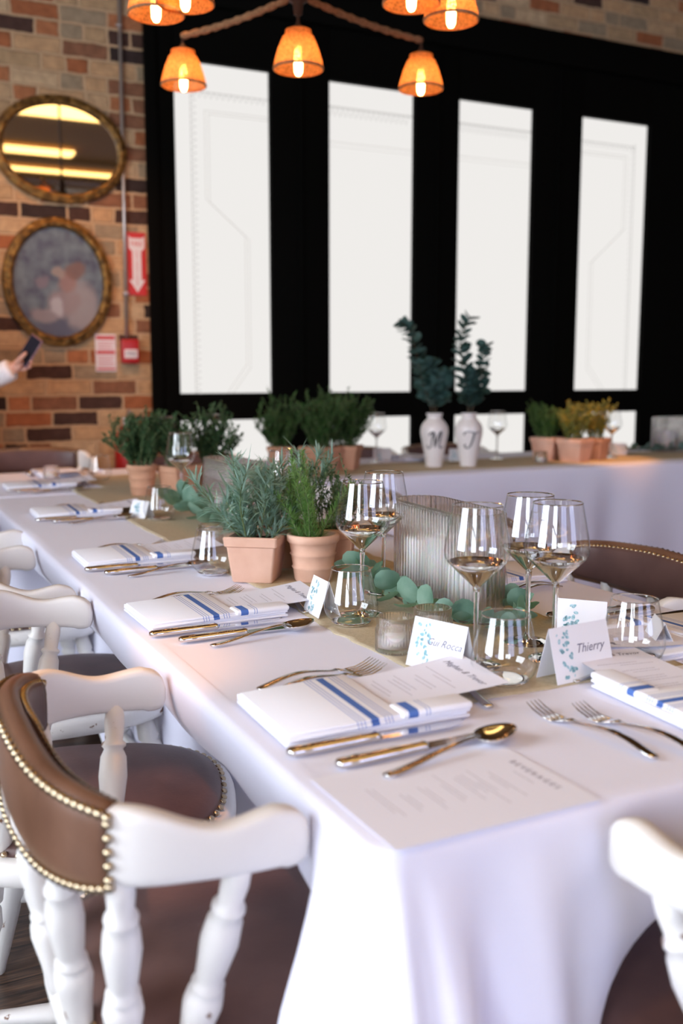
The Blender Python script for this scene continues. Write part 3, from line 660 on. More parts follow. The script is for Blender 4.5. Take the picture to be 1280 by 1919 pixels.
def chair(x, y, rz, label, grp='captains chairs with studded leather'):
    o = ch if not used[0] else dup(ch); used[0] = 1
    place(o, (x, y, 0), R(rz)); tag(o, label, 'chair', grp); return o
chair(.397, 1.16, 0, 'nearest white captain chair with studded brown leather back, left side of long table')
chair(.325, 1.70, -17, 'white captain chair turned askew, second from the camera on the left side')
chair(.398, 2.35, 0, 'white captain chair third from the camera on the left of the long table')
chair(.42, 3.16, 0, 'white captain chair farthest along the left side of the long table')
chair(1.382, 1.70, 180, 'white captain chair with dark leather back, nearest on the right of the table')
chair(1.385, 2.44, 180, 'white captain chair second along the right side, behind the ribbed vase')
chair(1.39, 3.08, 180, 'white captain chair farthest along the right side, by the head table')
chair(.936, .742, 90, 'white captain chair at the near end of the long table, bottom right')
chair(.72, 4.68, -90, 'white captain chair behind the left end of the head table by bricks').scale = (1.06, 1.06, 1.06)
chair(1.52, 4.70, -90, 'white captain chair behind the head table below the leftmost window')
chair(2.40, 4.66, -90, 'white captain chair behind the head table below the second window')
chair(3.00, 4.66, -90, 'white captain chair behind the head table, behind the two white vases')
chair(3.95, 4.66, -90, 'white captain chair behind the head table, right of the herb pots')

# ============================================================ PLACE SETTINGS
def make_fork():
    g = G(); st = []
    for k in range(15):
        t = k/14; x = t*.135
        st.append((x, 0, .0035+.010*math.sin(PI*min(1, t*1.05))**1.3*.9+.004*t, .0042+.0035*(1-t)**1.4 if t > .04 else .0055, .0012+.0006*(1-t)))
    g.add(bar(st)); z0 = st[-1][2]
    g.add(bar([(.133, 0, z0, .0045, .0015), (.143, 0, z0-.002, .0095, .0013), (.152, 0, z0-.005, .0122, .0011), (.160, 0, z0-.006, .0126, .001)]))
    for j in range(4):
        y = -.0107+j*.00713; g.add(bar([(.157, y, z0-.006, .0019, .001), (.175, y, z0-.0055, .0017, .0009), (.192, y, z0-.001, .0014, .0008), (.205, y*.97, z0+.005, .0005, .0005)], 6))
    return obj('fork', g, M['steel'])
def spoon_g(L=.145, bl=.062, bw=.021):
    g = G(); st = []
    for k in range(15): t = k/14; st.append((t*L, 0, .0035+.014*math.sin(PI*min(1, t*1.0)*.55)**2*.9, .0040+.0035*(1-t)**1.4 if t > .04 else .0055, .0012+.0006*(1-t)))
    g.add(bar(st)); zt = st[-1][2]; nr, nt_ = 8, 28; v = []; f = []
    for lay in (0, 1):
        for r in range(nr+1):
            q = r/nr
            for i in range(nt_):
                a = 2*PI*i/nt_; ex = math.cos(a); wy = math.sin(a)*(1-.16*ex)
                v.append((L+bl/2-.003+bl/2*q*ex, bw*q*wy, zt-.001-.0125*(1-q*q)+.002*ex*q-(0 if lay else .0013)))
    N_ = (nr+1)*nt_
    for lay in (0, 1):
        for r in range(nr):
            for i in range(nt_):
                j = (i+1) % nt_; o = lay*N_; q = (o+r*nt_+i, o+r*nt_+j, o+(r+1)*nt_+j, o+(r+1)*nt_+i); f.append(q if not lay else q[::-1])
    for i in range(nt_): j = (i+1) % nt_; f.append((nr*nt_+i, nr*nt_+j, N_+nr*nt_+j, N_+nr*nt_+i))
    g.add((v, f)); return g
def make_knife(serr=False):
    e = empty('table_knife')
    obj('handle', bar([(0, 0, .0062, .0045, .003), (.004, 0, .0062, .0088, .0052), (.03, 0, .0064, .0100, .0058), (.08, 0, .0064, .0090, .0055), (.112, 0, .0062, .0072, .005), (.116, 0, .0062, .0084, .0058), (.120, 0, .0060, .0072, .0048)]), M['steel'], e)
    n = 40; v = []; f = []
    for k in range(n+1):
        t = k/n; x = .118+t*.125; yt = .0065-.004*t**3; yb = -.0085-.0035*math.sin(t*2.6)+.0105*max(0, (t-.72)/.28)**2
        if serr and .12 < t < .9: yb += .0009*(k % 2)
        v += [(x, yt, .0062), (x, yb, .0052), (x, yt, .0048), (x, yb, .0050)]
    for k in range(n): a = k*4; b = a+4; f += [(a, b, b+1, a+1), (a+2, a+3, b+3, b+2), (a, a+2, b+2, b), (a+1, b+1, b+3, a+3)]
    f += [(0, 1, 3, 2), (n*4, n*4+2, n*4+3, n*4+1)]
    obj('blade', (v, f), M['steel'], e, False); return e
def make_napkin(side=-1):
    e = empty('folded_napkin'); g = G(); s = side
    for k, (dx, dy) in enumerate([(0, 0), (.004, .002), (.001, -.002)]): g.add(bevbox(.03+dx, .285-dx, -.088+dy, .090-dy,   .0005+k*.0042, .0052+k*.0042, .0023, 3))
    def wav(p): return Vector((p.x, p.y+.0015*math.sin(p.x*23), p.z+.001*math.sin(p.x*30+p.y*12)))
    obj('folded_layers', bulge((g.v, g.f), wav), M['napkin'], e)
    g = G(); g.add(bevbox(.030, .190, -.090, .088, .0128, .0178, .0024, 3)); g.add(bevbox(.033, .187, -.087, .086, .0172, .0215, .0021, 3))
    obj('pocket_fold', bulge((g.v, g.f), lambda p: Vector((p.x+.0018*math.sin(p.y*40), p.y, p.z-.006*sm(.03, .045, .075-p.x)+.0012*math.sin(p.x*35+p.y*20)))), M['pocket'], e)
    g = G(); y0, y1 = (s*.092, s*.052); y0, y1 = min(y0, y1), max(y0, y1)
    g.add(bevbox(.183, .287, y0, y1, .0128, .0235, .0052, 4)); obj('rolled_edge', g, M['roll'], e)
    return e
def greek(g, x0, x1, ys, z, rr):
    for y in ys:
        a = x0+(x1-x0)*rr.uniform(0, .25); b = x1-(x1-x0)*rr.uniform(0, .25); x = a
        while x < b: w_ = rr.uniform(.002, .006); g.add(box(y, y+.0009, x, min(x+w_, b), z, z+.00015)); x += w_+.0013
def make_menu():
    e = empty('menu_card'); nx = 12; v = []; f = []
    def zc(x, y): t = (x-.15)/.22; return .0015+.022*t*t*(.5+.5*(y+.05)/.13)*.7
    for lay in (0, 1):
        for i in range(nx+1):
            for j in range(7): x = .15+.22*i/nx; y = -.048+.128*j/6; v.append((x, y, zc(x, y)-.0004*lay))
    for i in range(nx):
        for j in range(6):
            a = i*7+j; f.append((a, a+7, a+8, a+1)); a += (nx+1)*7; f.append((a, a+1, a+8, a+7))
    m_ = obj('sheet', (v, f), M['menupaper'], e)
    g = G(); rr = random.Random(3)
    for x in (.205, .213, .232, .24, .248, .267, .275, .296, .304): 
        greek(g, -.02 if rr.random() < .6 else -.035, .052 if rr.random() < .6 else .065, [x], .0, rr)
    lift = lambda p: Vector((p.x, p.y, p.z+zc(p.x, p.y)+.0003))
    obj('printed_lines', bulge((g.v, g.f), lift), M['print'], m_, False)
    g = G().add(text_vf('Meghan & Trevor', .0145, .45, .00005), Matrix.Translation((.338, .016, 0)) @ Matrix.Rotation(-PI/2, 4, 'Z'))
    obj('script_heading', bulge((g.v, g.f), lift), M['ink'], m_, False)
    return e
proto = {'fork': make_fork(), 'spoon': obj('dinner_spoon', spoon_g(), M['steel']), 'knife': make_knife(), 'steak': make_knife(True), 'napkin': make_napkin(-1), 'napkin2': make_napkin(1), 'dessert': obj('dessert_spoon', spoon_g(.125, .05, .017), M['steel']), 'menu': make_menu()}
proto['steak'].name = 'steak_knife'; first = {}
def put(kind, base, lx, ly, lz, lr, label, cat, grp, rx=0, ry=0):
    o = proto[kind] if kind not in first else dup(proto[kind]); first[kind] = 1
    bx, by, br = base; a = R(br); z = T+.0015+lz
    o.location = (bx+lx*math.cos(a)-ly*math.sin(a), by+lx*math.sin(a)+ly*math.cos(a), z); o.rotation_euler = (rx, ry, a+R(lr)); tag(o, label, cat, grp); return o
def setting(base, where, full=True, nap='napkin', seed=0):
    rr = random.Random(seed); j = lambda s=.003: rr.uniform(-s, s)
    put(nap, base, 0, 0, 0, j(1.2), f'folded white napkin with blue stripes, {where}', 'napkin', 'striped napkins')
    put('menu', base, j(), j(), .0145, j(2), f'printed menu card tucked in the napkin, {where}', 'menu', 'menu cards in napkins')
    put('knife', base, .020+j(), -.112, 0, j(1)+1, f'table knife beside the napkin, {where}', 'knife', 'table knives')
    put('steak', base, .055+j(), -.168, 0, j(1)+2.5, f'outer knife next to the spoon, {where}', 'knife', 'outer knives')
    put('spoon', base, .095+j(), -.215, 0, 12, f'large silver spoon outermost of the cutlery, {where}', 'spoon', 'large spoons')
    put('fork', base, .080+j(), .128, 0, 10, f'outer fork left of the napkin, {where}', 'fork', 'outer forks')
    put('fork', base, .078+j(), .098, 0, 12, f'inner fork half hidden beside the napkin, {where}', 'fork', 'inner forks')
    put('dessert', base, .325, -.075, 0, 84, f'dessert spoon lying above the napkin, {where}', 'spoon', 'dessert spoons')
setting((.405, 1.125, 0), 'nearest setting on the left side', seed=1)
setting((.40, 1.71, 0), 'second setting from the camera on the left side', seed=2)
setting((.42, 2.32, 0), 'third setting from the camera on the left side', seed=3)
setting((.45, 3.15, 0), 'fourth setting from the camera on the left side', seed=4)
setting((.47, 3.96, 0), 'at the left corner where the tables meet', seed=5)
setting((1.37, 1.205, 180), 'nearest setting on the right side', seed=6)
setting((1.37, 1.74, 180), 'second setting along the right side', seed=7)
setting((1.37, 2.44, 180), 'third setting along the right side', seed=8)
# near end setting, forks laid apart
B = (.985, .775, 90); w_ = 'at the near end of the table'
put('napkin2', B, 0, 0, 0, -3, f'folded striped napkin with blue bands, {w_}', 'napkin', 'striped napkins')
put('menu', B, 0, 0, .0145, -3, f'printed menu card on the napkin, {w_}', 'menu', 'menu cards in napkins')
put('fork', B, .015, .135, 0, 6, f'inner fork left of the napkin, {w_}', 'fork', 'inner forks')
put('fork', B, .045, .185, 0, 6, f'outer fork left of the napkin, {w_}', 'fork', 'outer forks')
put('dessert', B, .315, .085, 0, -82, f'dessert spoon beyond the napkin, {w_}', 'spoon', 'dessert spoons')
for x_, nm in ((.78, 'by the brick wall'), (1.75, 'below the leftmost window'), (2.55, 'left of the white vases'), (3.75, 'right of the herb pots')):
    B = (x_, 4.60, -90)
    put('napkin', B, 0, 0, 0, 0, f'folded striped napkin on the far edge of the head table, {nm}', 'napkin', 'striped napkins')
    put('menu', B, 0, 0, .0145, 0, f'menu card on the head table napkin, {nm}', 'menu', 'menu cards in napkins')
    put('knife', B, .02, -.112, 0, 1, f'table knife on the far edge of the head table, {nm}', 'knife', 'table knives')
    put('fork', B, .08, .12, 0, 8, f'fork on the far edge of the head table, {nm}', 'fork', 'outer forks')
# drinks menu lying flat at the near corner
e = tag(empty('drinks_menu', (.435, .945, T+.0012), R(1)), 'large printed beverages sheet lying flat at the near left corner', 'menu')
obj('sheet', bevbox(-.012, .235, -.185, .0, 0, .0006, .0002, 1), M['menupaper'], e, False)
g = G(); rr = random.Random(5)
for x in (.198, .172, .166, .152, .146, .140, .134, .128, .112, .106, .086, .080, .06, .054, .034, .028): greek(g, -.15+.03*rr.random(), -.045-.03*rr.random(), [x], .0006, rr)
obj('printed_lines', g, M['print'], e, False)
obj('printed_heading', G().add(text_vf('B E V E R A G E S', .0115, 0, .00005), Matrix.Translation((.214, -.10, .0008)) @ Matrix.Rotation(-PI/2, 4, 'Z')), M['ink'], e, False)

# ============================================================ GLASSWARE
def make_wine():
    e = empty('wine_glass')
    obj('bowl', lathe([(.0005, .118), (.006, .121), (.016, .131), (.034, .148), (.045, .159), (.0490, .168), (.0495, .176), (.0475, .192), (.0420, .220), (.0375, .244)], 56), M['thin'], e)
    obj('bowl_base', lathe([(.0001, .1245), (.009, .128), (.018, .1345), (.033, .1485), (.0432, .1592), (.0436, .1585), (.034, .1478), (.016, .1308), (.006, .1208), (.0001, .1178)], 56), M['glass'], e)
    obj('rim', lathe([(.0371, .2435), (.0375, .2445), (.0379, .2435), (.0375, .2425), (.0371, .2435)], 56), M['glass'], e)
    obj('stem', lathe([(.0001, .1175), (.0055, .1195), (.0048, .112), (.0040, .10), (.0036, .06), (.0038, .02), (.0055, .008), (.012, .0045), (.030, .0022), (.0385, .0014), (.0390, .0006), (.0385, 0), (.0001, 0)], 40), M['glass'], e)
    return e
def make_tumbler():
    e = empty('stemless_glass')
    obj('bowl', lathe([(.0001, .004), (.022, .0042), (.036, .008), (.044, .016), (.0478, .027), (.0475, .038), (.0435, .060), (.0385, .082), (.0345, .100)], 56), M['thin'], e)
    obj('base', lathe([(.0001, .006), (.020, .0055), (.030, .0065), (.035, .006), (.031, .002), (.024, 0), (.0001, 0)], 48), M['glass'], e)
    obj('rim', lathe([(.0341, .0995), (.0345, .1005), (.0349, .0995), (.0345, .0985), (.0341, .0995)], 56), M['glass'], e)
    return e
wg, tb = make_wine(), make_tumbler(); uw = [0, 0]
def wine(x, y, label, grp='wine glasses'):
    o = wg if not uw[0] else dup(wg); uw[0] = 1; place(o, (x, y, T+.003 if .72 < x < 1.11 or y > 3.86 and y < 4.3 else T+.0015)); tag(o, label, 'wine glass', grp)
def tumb(x, y, label, grp='stemless glasses'):
    o = tb if not uw[1] else dup(tb); uw[1] = 1; place(o, (x, y, T+.003)); tag(o, label, 'glass', grp)
wine(.815, 1.585, 'empty wine glass right of the round rosemary pot, left of the ribbed vase')
wine(.935, 1.725, 'empty wine glass standing just behind the rosemary glass, left of the ribbed vase')
wine(.822, 1.224, 'largest-looking empty wine glass, in front of the ribbed vase')
wine(.970, 1.295, 'empty wine glass behind the Thierry card, left one of the pair')
wine(.948, 1.197, 'empty wine glass behind the Thierry card, right one of the pair')
wine(.975, 2.33, 'empty wine glass rising behind the lavender pot')
wine(.955, 3.16, 'empty wine glass left of the far ribbed vase')
wine(1.55, 4.56, 'empty wine glass on head table in front of the leftmost window')
wine(2.33, 4.38, 'empty wine glass on head table left of the white M vase')
wine(2.97, 4.26, 'empty wine glass on head table right of the white vases')
wine(3.56, 4.07, 'empty wine glass on head table right of the herb pots')
wine(1.26, 4.40, 'empty wine glass on head table behind the terracotta pots, far left')
tumb(.765, 1.530, 'stemless glass with a place card behind it, in front of the round pot')
tumb(.812, 1.135, 'stemless glass between the two nearest place cards')
tumb(1.045, 1.130, 'stemless glass right of the Thierry place card')
tumb(.81, 2.91, 'stemless glass beside the far eucalyptus leaves, fourth setting')
tumb(.69, 2.06, 'stemless glass mostly hidden behind the square lavender pot')
tumb(1.03, 3.95, 'stemless glass at the corner where the tables meet')
tumb(.90, 4.13, 'stemless glass on head table beside the left napkins')
tumb(1.09, 1.60, 'stemless glass at the second setting of the right side')
def stadium(a, b, n, off=0, ribs=0, amp=0):
    """outline of half length a (x) and half width b, ribbed; returns pts"""
    L1 = 2*(a-b); per = 2*L1+2*PI*b; out = []
    for i in range(n):
        s = per*i/n; r = b+off+(amp*abs(math.sin(PI*ribs*i/n)) if ribs else 0)
        if s < L1: x, y, nx, ny = -L1/2+s, 0, 0, -1
        elif s < L1+PI*b: t = (s-L1)/b-PI/2; x, y, nx, ny = L1/2, 0, math.cos(t), math.sin(t)
        elif s < 2*L1+PI*b: x, y, nx, ny = L1/2-(s-L1-PI*b), 0, 0, 1
        else: t = (s-2*L1-PI*b)/b+PI/2; x, y, nx, ny = -L1/2, 0, math.cos(t), math.sin(t)
        out.append((x+nx*r, y+ny*r))
    return out
def candle(name, x, y, z, r, h, label, cat='candle', grp=None):
    e = tag(empty(name, (x, y, z)), label, cat, grp)
    obj('wax_body', lathe([(.0001, 0), (r*.97, 0), (r, .003), (r, h-.004), (r*.95, h), (r*.6, h-.002), (.0001, h-.003)], 32), M['wax'], e)
    obj('wick', tube([(0, 0, h-.004), (.001, 0, h+.006), (.003, 0, h+.011)], .0009, 6), M['wick'], e); return e
def ribbed_vase(x, y, rz, label, a=.155, b=.052, h=.19, ribs=67):
    n = ribs*6; rows = [0, .004, .01, h*.33, h*.66, h-.004, h]
    out = [[(px, py, z) for px, py in stadium(a, b, n, -.0025 if z in (0, h) else 0, ribs, .0045)] for z in rows]
    inn = [[(px, py, z) for px, py in stadium(a, b, n, -.0055, ribs, .0035)] for z in (h-.001, h*.5, .010)]
    o = obj('ribbed_vase', loft(out+inn), M['ribglass'], loc=(x, y, T+.003), rot=(0, 0, rz)); return tag(o, label, 'vase', 'ribbed glass vases')
ribbed_vase(1.005, 1.60, R(87), 'oval ribbed clear glass vase at centre of table with candles inside')
ribbed_vase(.975, 2.72, R(88), 'farther oval ribbed glass vase, left of the lavender')
zc = T+.014
candle('pillar_candle', .990, 1.505, zc, .035, .085, 'white pillar candle inside near ribbed vase, closest one', 'candle', 'pillar candles in the ribbed vases')
candle('pillar_candle', 1.003, 1.60, zc, .035, .12, 'tall white pillar candle in the middle of near ribbed vase', 'candle', 'pillar candles in the ribbed vases')
candle('pillar_candle', 1.01, 1.69, zc, .033, .105, 'white pillar candle at the far end of near ribbed vase', 'candle', 'pillar candles in the ribbed vases')
candle('pillar_candle', .973, 2.63, zc, .035, .10, 'white pillar candle at the near end of the far ribbed vase', 'candle', 'pillar candles in the ribbed vases')
candle('pillar_candle', .978, 2.75, zc, .035, .075, 'white pillar candle at the far end of the far ribbed vase', 'candle', 'pillar candles in the ribbed vases')
def make_votive():
    e = empty('votive_candle'); n = 40*5
    def ring(r, z, amp): return [((r+amp*abs(math.sin(PI*40*i/n)))*math.cos(2*PI*i/n), (r+amp*abs(math.sin(PI*40*i/n)))*math.sin(2*PI*i/n), z) for i in range(n)]
    obj('ribbed_holder', loft([ring(.030, 0, 0), ring(.0318, .002, .0012), ring(.032, .036, .0012), ring(.0305, .040, .0005), ring(.0305, .055, .0012), ring(.030, .0565, 0), ring(.028, .0565, 0), ring(.0275, .04, 0), ring(.0275, .008, 0)]), M['ribglass'], e)
    obj('tealight', lathe([(.0001, .0085), (.023, .0085), (.0235, .022), (.022, .024), (.0001, .0235)], 28), M['wax'], e)
    return e
vt = make_votive(); vl = [(.752, 1.345, 'small ribbed glass votive candle on the runner edge, left of first place card'), (.835, 1.37, 'small ribbed votive candle partly behind the first place card'), (.80, 2.40, 'small ribbed glass votive by the far eucalyptus leaves'), (3.02, 3.96, 'small white votive on head table between white vases and herb pots'), (.72, 4.22, 'small votive at the left end of the head table'), (1.33, 3.97, 'small votive near the corner of the head table')]
for i, (x, y, l) in enumerate(vl):
    o = vt if i == 0 else dup(vt); place(o, (x, y, T+.003)); tag(o, l, 'candle', 'ribbed votives')

# ============================================================ PLACE CARDS
def card(x, y, rz, label, text=None, w=.095, h=.062, seed=0, spread=.022):
    e = tag(empty('place_card', (x, y, T+.0032), R(rz)), label, 'place card', 'place cards'); hz = math.sqrt(h*h-spread*spread); th = .0006
    v = []
    for xx in (-w/2, w/2): v += [(xx, -spread, 0), (xx, 0, hz), (xx, spread, 0), (xx, spread-th*1.3, 0), (xx, 0, hz-th*2), (xx, -spread+th*1.3, 0)]
    f = [(0, 6, 7, 1), (1, 7, 8, 2), (2, 8, 9, 3), (3, 9, 10, 4), (4, 10, 11, 5), (5, 11, 6, 0), (0, 1, 4, 5), (1, 2, 3, 4), (6, 11, 10, 7), (7, 10, 9, 8)]
    obj('folded_card', (v, f), M['paper'], e, False)
    FM = Matrix.Translation((0, -spread-.0004, 0)) @ Matrix.Rotation(math.atan2(hz, spread), 4, 'X')
    rr = random.Random(seed); g = G()
    for k in range(26):
        t = rr.random(); cx = -w/2+.012+.022*rr.random()+.012*(1-t)*rr.random(); cy_ = .006+t*(h-.014); r = rr.uniform(.0022, .0050); a = rr.uniform(0, PI); vv = []
        for i in range(8): q = 2*PI*i/8; px, py = r*math.cos(q), r*.62*math.sin(q); vv.append((cx+px*math.cos(a)-py*math.sin(a), cy_+px*math.sin(a)+py*math.cos(a), 0))
        g.add((vv, [tuple(range(8))]), FM)
    obj('leaf_print', g, M['teal'], e, False)
    if text: obj('handwritten_name', G().add(text_vf(text, .0155 if len(text) > 7 else .0185, .4, .00003), FM @ Matrix.Translation((w*.13, h*.56, 0))), M['ink'], e, False)
    return e
card(.766, 1.232, -70, 'tent place card left of the near stemless glass, tilted', 'Gui Rocca', .10, .075, 1)
card(.925, 1.115, 6, 'white tent place card reading Thierry with blue leaf print', 'Thierry', .115, .080, 2)
card(.752, 1.625, -93, 'narrow-looking place card seen edge-on beside the round pot', None, .078, .068, 3)
card(1.085, 1.30, -48, 'place card behind the Thierry card, turned away to the right', None, .085, .062, 4)
card(1.15, 1.185, 60, 'slim place card right behind the right end of the Thierry card', None, .07, .05, 5)
card(.775, 2.99, -60, 'small place card behind the fourth setting glass', None, .07, .055, 6)
card(2.40, 4.45, -30, 'place card on head table left of the M vase', None, .09, .065, 7)
card(2.72, 4.24, -30, 'brownish-looking place card behind the lettered vases', None, .09, .065, 8)
card(3.72, 4.20, -30, 'place card on head table right of the golden herbs', None, .09, .065, 9)

# ============================================================ PLANTS
def leaf_strip(g, p, d, L, w, curl, up=Vector((0, 0, 1)), seg=3):
    d = d.normalized(); sd = d.cross(up)
    if sd.length < .05: sd = Vector((1, 0, 0))
    sd.normalize(); nn = sd.cross(d); v = []; f = []; q = Vector(p)
    for k in range(seg+1):
        t = k/seg; ww = w*(.55+.9*t*(1-t)*2 if t < 1 else .12)/2
        v += [q-sd*ww, q+nn*ww*.35, q+sd*ww]; d2 = (d-nn*curl*t).normalized(); q = q+d2*L/seg
    for k in range(seg): a = k*3; f += [(a, a+1, a+4, a+3), (a+1, a+2, a+5, a+4)]
    g.add((v, f))
def rdir(rr, tilt):
    a = rr.uniform(0, 2*PI); return Vector((math.cos(a)*math.sin(tilt), math.sin(a)*math.sin(tilt), math.cos(tilt)))
def stem_path(rr, p0, d, L, bend, n=8):
    P = [Vector(p0)]; d = Vector(d)
    for k in range(n): d = (d+Vector((rr.uniform(-bend, bend), rr.uniform(-bend, bend), bend*.25))).normalized(); P.append(P[-1]+d*L/n)
    return P
def herb(kind, rr, pot_r, H, nstem, spread, big=1):
    g, s = G(), G()
    for i in range(nstem):
        a = rr.uniform(0, 2*PI); r = pot_r*math.sqrt(rr.random())*.75; p0 = Vector((r*math.cos(a), r*math.sin(a), 0)); tl = spread*rr.uniform(.15, 1)
        d = Vector((math.cos(a)*math.sin(tl), math.sin(a)*math.sin(tl), math.cos(tl))); L = H*rr.uniform(.55, 1.0)*(1-.3*tl/max(spread, .01)*(kind == 'thyme'))
        P = stem_path(rr, p0, d, L, .16 if kind != 'thyme' else .25); s.add(tube(P, [.0016]*4+[.0011]*5, 5))
        if kind == 'lavender':
            for k in range(int(L/.0028)):
                t = rr.random()**.8; j = min(7, int(t*8)); q = P[j].lerp(P[j+1], t*8-j); ax = (P[j+1]-P[j]).normalized()
                o = rdir(rr, PI/2); dd = (ax*rr.uniform(.5, 1.3)+(o-ax*o.dot(ax))*rr.uniform(.5, 1.1)).normalized()
                leaf_strip(g, q, dd, rr.uniform(.028, .058), .0048, rr.uniform(-.4, 1.3), seg=4)
        elif kind == 'rosemary':
            for k in range(int(L/.00085)):
                t = k/int(L/.00085); j = min(7, int(t*8)); q = P[j].lerp(P[j+1], t*8-j); ax = (P[j+1]-P[j]).normalized()
                o = rdir(rr, PI/2); dd = (ax*rr.uniform(.3, .9)+(o-ax*o.dot(ax))*.9).normalized()
                leaf_strip(g, q, dd, rr.uniform(.018, .029)*(1.1-.5*t), .0026, rr.uniform(-.5, .3), seg=2)
        else:
            for c in range(5 if big == 1 else 7):
                t = rr.uniform(.2, .95); j = min(7, int(t*8)); q0 = P[j].lerp(P[j+1], t*8-j); Q = stem_path(rr, q0, (rdir(rr, rr.uniform(.3, 1.3))+Vector((0, 0, .4))).normalized(), L*.33, .2, 5)
                s.add(tube(Q, .0007*big, 4))
                for k in range(9 if big == 1 else 12):
                    u = rr.random()*4.99; i_ = int(u); q = Q[i_].lerp(Q[i_+1], u-i_)
                    leaf_strip(g, q, rdir(rr, rr.uniform(.3, 2)), rr.uniform(.006, .010)*big, .0050*big, .3, seg=2)
            for k in range(int(L/.006)):
                t = .15+.85*rr.random(); j = min(7, int(t*8)); q = P[j].lerp(P[j+1], t*8-j)
                leaf_strip(g, q, rdir(rr, rr.uniform(.4, 2)), rr.uniform(.006, .010)*big, .005*big, .3, seg=2)
    return g, s
def square_pot(s0, s1, h, m=None):
    def rg(s, z): 
        out = []
        for cx, cy_ in ((1, 1), (-1, 1), (-1, -1), (1, -1)):
            a0 = math.atan2(cy_, cx)-PI/4
            for k in range(5): a = a0+PI/2*k/4; out.append((cx*(s-.006)+.006*math.cos(a), cy_*(s-.006)+.006*math.sin(a), z))
        return out
    return loft([rg(s0-.002, 0), rg(s0, .003), rg(s0+(s1-s0)*.72, h*.76), rg(s0+(s1-s0)*.75, h*.775), rg(s1+.001, h*.80), rg(s1+.003, h*.97), rg(s1+.001, h), rg(s1-.007, h), rg(s1-.009, h*.96), rg(s1-.012, h*.80)])
def round_pot(r0, r1, h):
    P = [(.0001, 0), (r0-.002, 0), (r0, .003)]
    for t in (.30, .58): r = r0+(r1-r0)*t; P += [(r-.0005, h*t-.003), (r+.0024, h*t), (r-.0005, h*t+.003)]
    r = r0+(r1-r0)*.8; P += [(r, h*.80), (r+.002, h*.82), (r1+.003, h*.86), (r1+.003, h*.98), (r1+.001, h), (r1-.006, h), (r1-.008, h*.97), (r1-.011, h*.8)]
    return lathe(P, 48)
def potted(name, x, y, rz, shape, label, kind, leaf, H, nst, spread, seed, h=.098, terra='terra', sc=1.0, grp=None):
    e = tag(empty(name, (x, y, T+.003), R(rz)), label, 'potted plant', grp); rr = random.Random(seed)
    if shape == 'square': obj('pot', square_pot(.044*sc, .056*sc, h), M[terra], e, auto=35); pr = .046*sc
    else: obj('pot', round_pot(.040*sc, .053*sc, h), M[terra], e); pr = .044*sc
    if shape == 'square': obj('soil', bulge(bevbox(-pr, pr, -pr, pr, h*.5, h*.88, .003), lambda p: p), M['soil'], e)
    else: obj('soil', lathe([(.0001, h*.5), (pr, h*.5), (pr, h*.87), (pr*.5, h*.9), (.0001, h*.9)], 24), M['soil'], e)
    g, s = herb(kind, rr, pr, H, nst, spread, 1.9 if y > 3 else 1)
    off = Matrix.Translation((0, 0, h*.86)); fo = obj('foliage', G().add((g.v, g.f), off), M[leaf], e, False); obj('stems', G().add((s.v, s.f), off), M['stem'], e)
    return e
potted('potted_lavender', .757, 1.965, -36, 'square', 'grey-green lavender in the square terracotta pot, left of the rosemary', 'lavender', 'lav', .18, 18, .95, 11)
potted('potted_rosemary', .862, 1.905, 10, 'round', 'bright green rosemary in round ringed terracotta pot', 'rosemary', 'rose', .20, 11, .42, 12, .1)
potted('potted_thyme', .945, 1.995, -30, 'square', 'wiry dark thyme in the brown square pot right behind the rosemary', 'thyme', 'thyme', .19, 26, .85, 13, .098, 'terra2', 1.05)
potted('potted_lavender', .865, 2.085, -10, 'square', 'darker lavender in the pot hidden behind the front two pots', 'lavender', 'lav', .19, 16, .6, 14, .098, 'terra2')
gp = 'potted herbs at the far corner'
potted('potted_thyme', .925, 3.545, 0, 'round', 'bushy thyme in round orange pot at the far end of the runner', 'thyme', 'thyme', .24, 34, .7, 21, .11, 'terra2', 1.0)
potted('potted_herb', 1.05, 3.50, 20, 'square', 'dark herb in square orange pot, middle of the far left group', 'thyme', 'thyme', .23, 26, .55, 22, .105, 'terra2', 1.05)
potted('potted_herb', 1.20, 3.56, 35, 'square', 'dark herb in square pot behind the far wine glass', 'thyme', 'thyme', .24, 26, .5, 23, .105, 'terra2', 1.05)
potted('potted_herb', 1.88, 4.07, 20, 'square', 'tall dark green herb on the head table below the second window, left pot', 'thyme', 'thyme2', .30, 44, .5, 24, .11, 'terra2', 1.25)
potted('potted_herb', 2.02, 4.10, 50, 'square', 'tall dark green herb on the head table, right pot of that bush', 'thyme', 'thyme2', .30, 44, .5, 25, .11, 'terra2', 1.2)
potted('potted_thyme', 1.72, 4.16, 0, 'round', 'spreading dark herb on the head table, leftmost of the middle bush', 'thyme', 'thyme2', .26, 36, .75, 26, .11, 'terra2', 1.1)
potted('potted_thyme', 3.17, 4.11, 30, 'square', 'green thyme in square pot, left of the three herb pots', 'thyme', 'thyme3', .21, 34, .5, 27, .115, 'terra', 1.15)
potted('potted_golden_thyme', 3.24, 3.97, 20, 'square', 'golden green herb in square pot, front one of the three', 'thyme', 'yellow', .21, 34, .5, 28, .115, 'terra', 1.25)
potted('potted_golden_thyme', 3.41, 4.02, 25, 'square', 'golden herb in square pot, right one of the three', 'thyme', 'yellow', .23, 22, .4, 29, .11, 'terra2', 1.05)

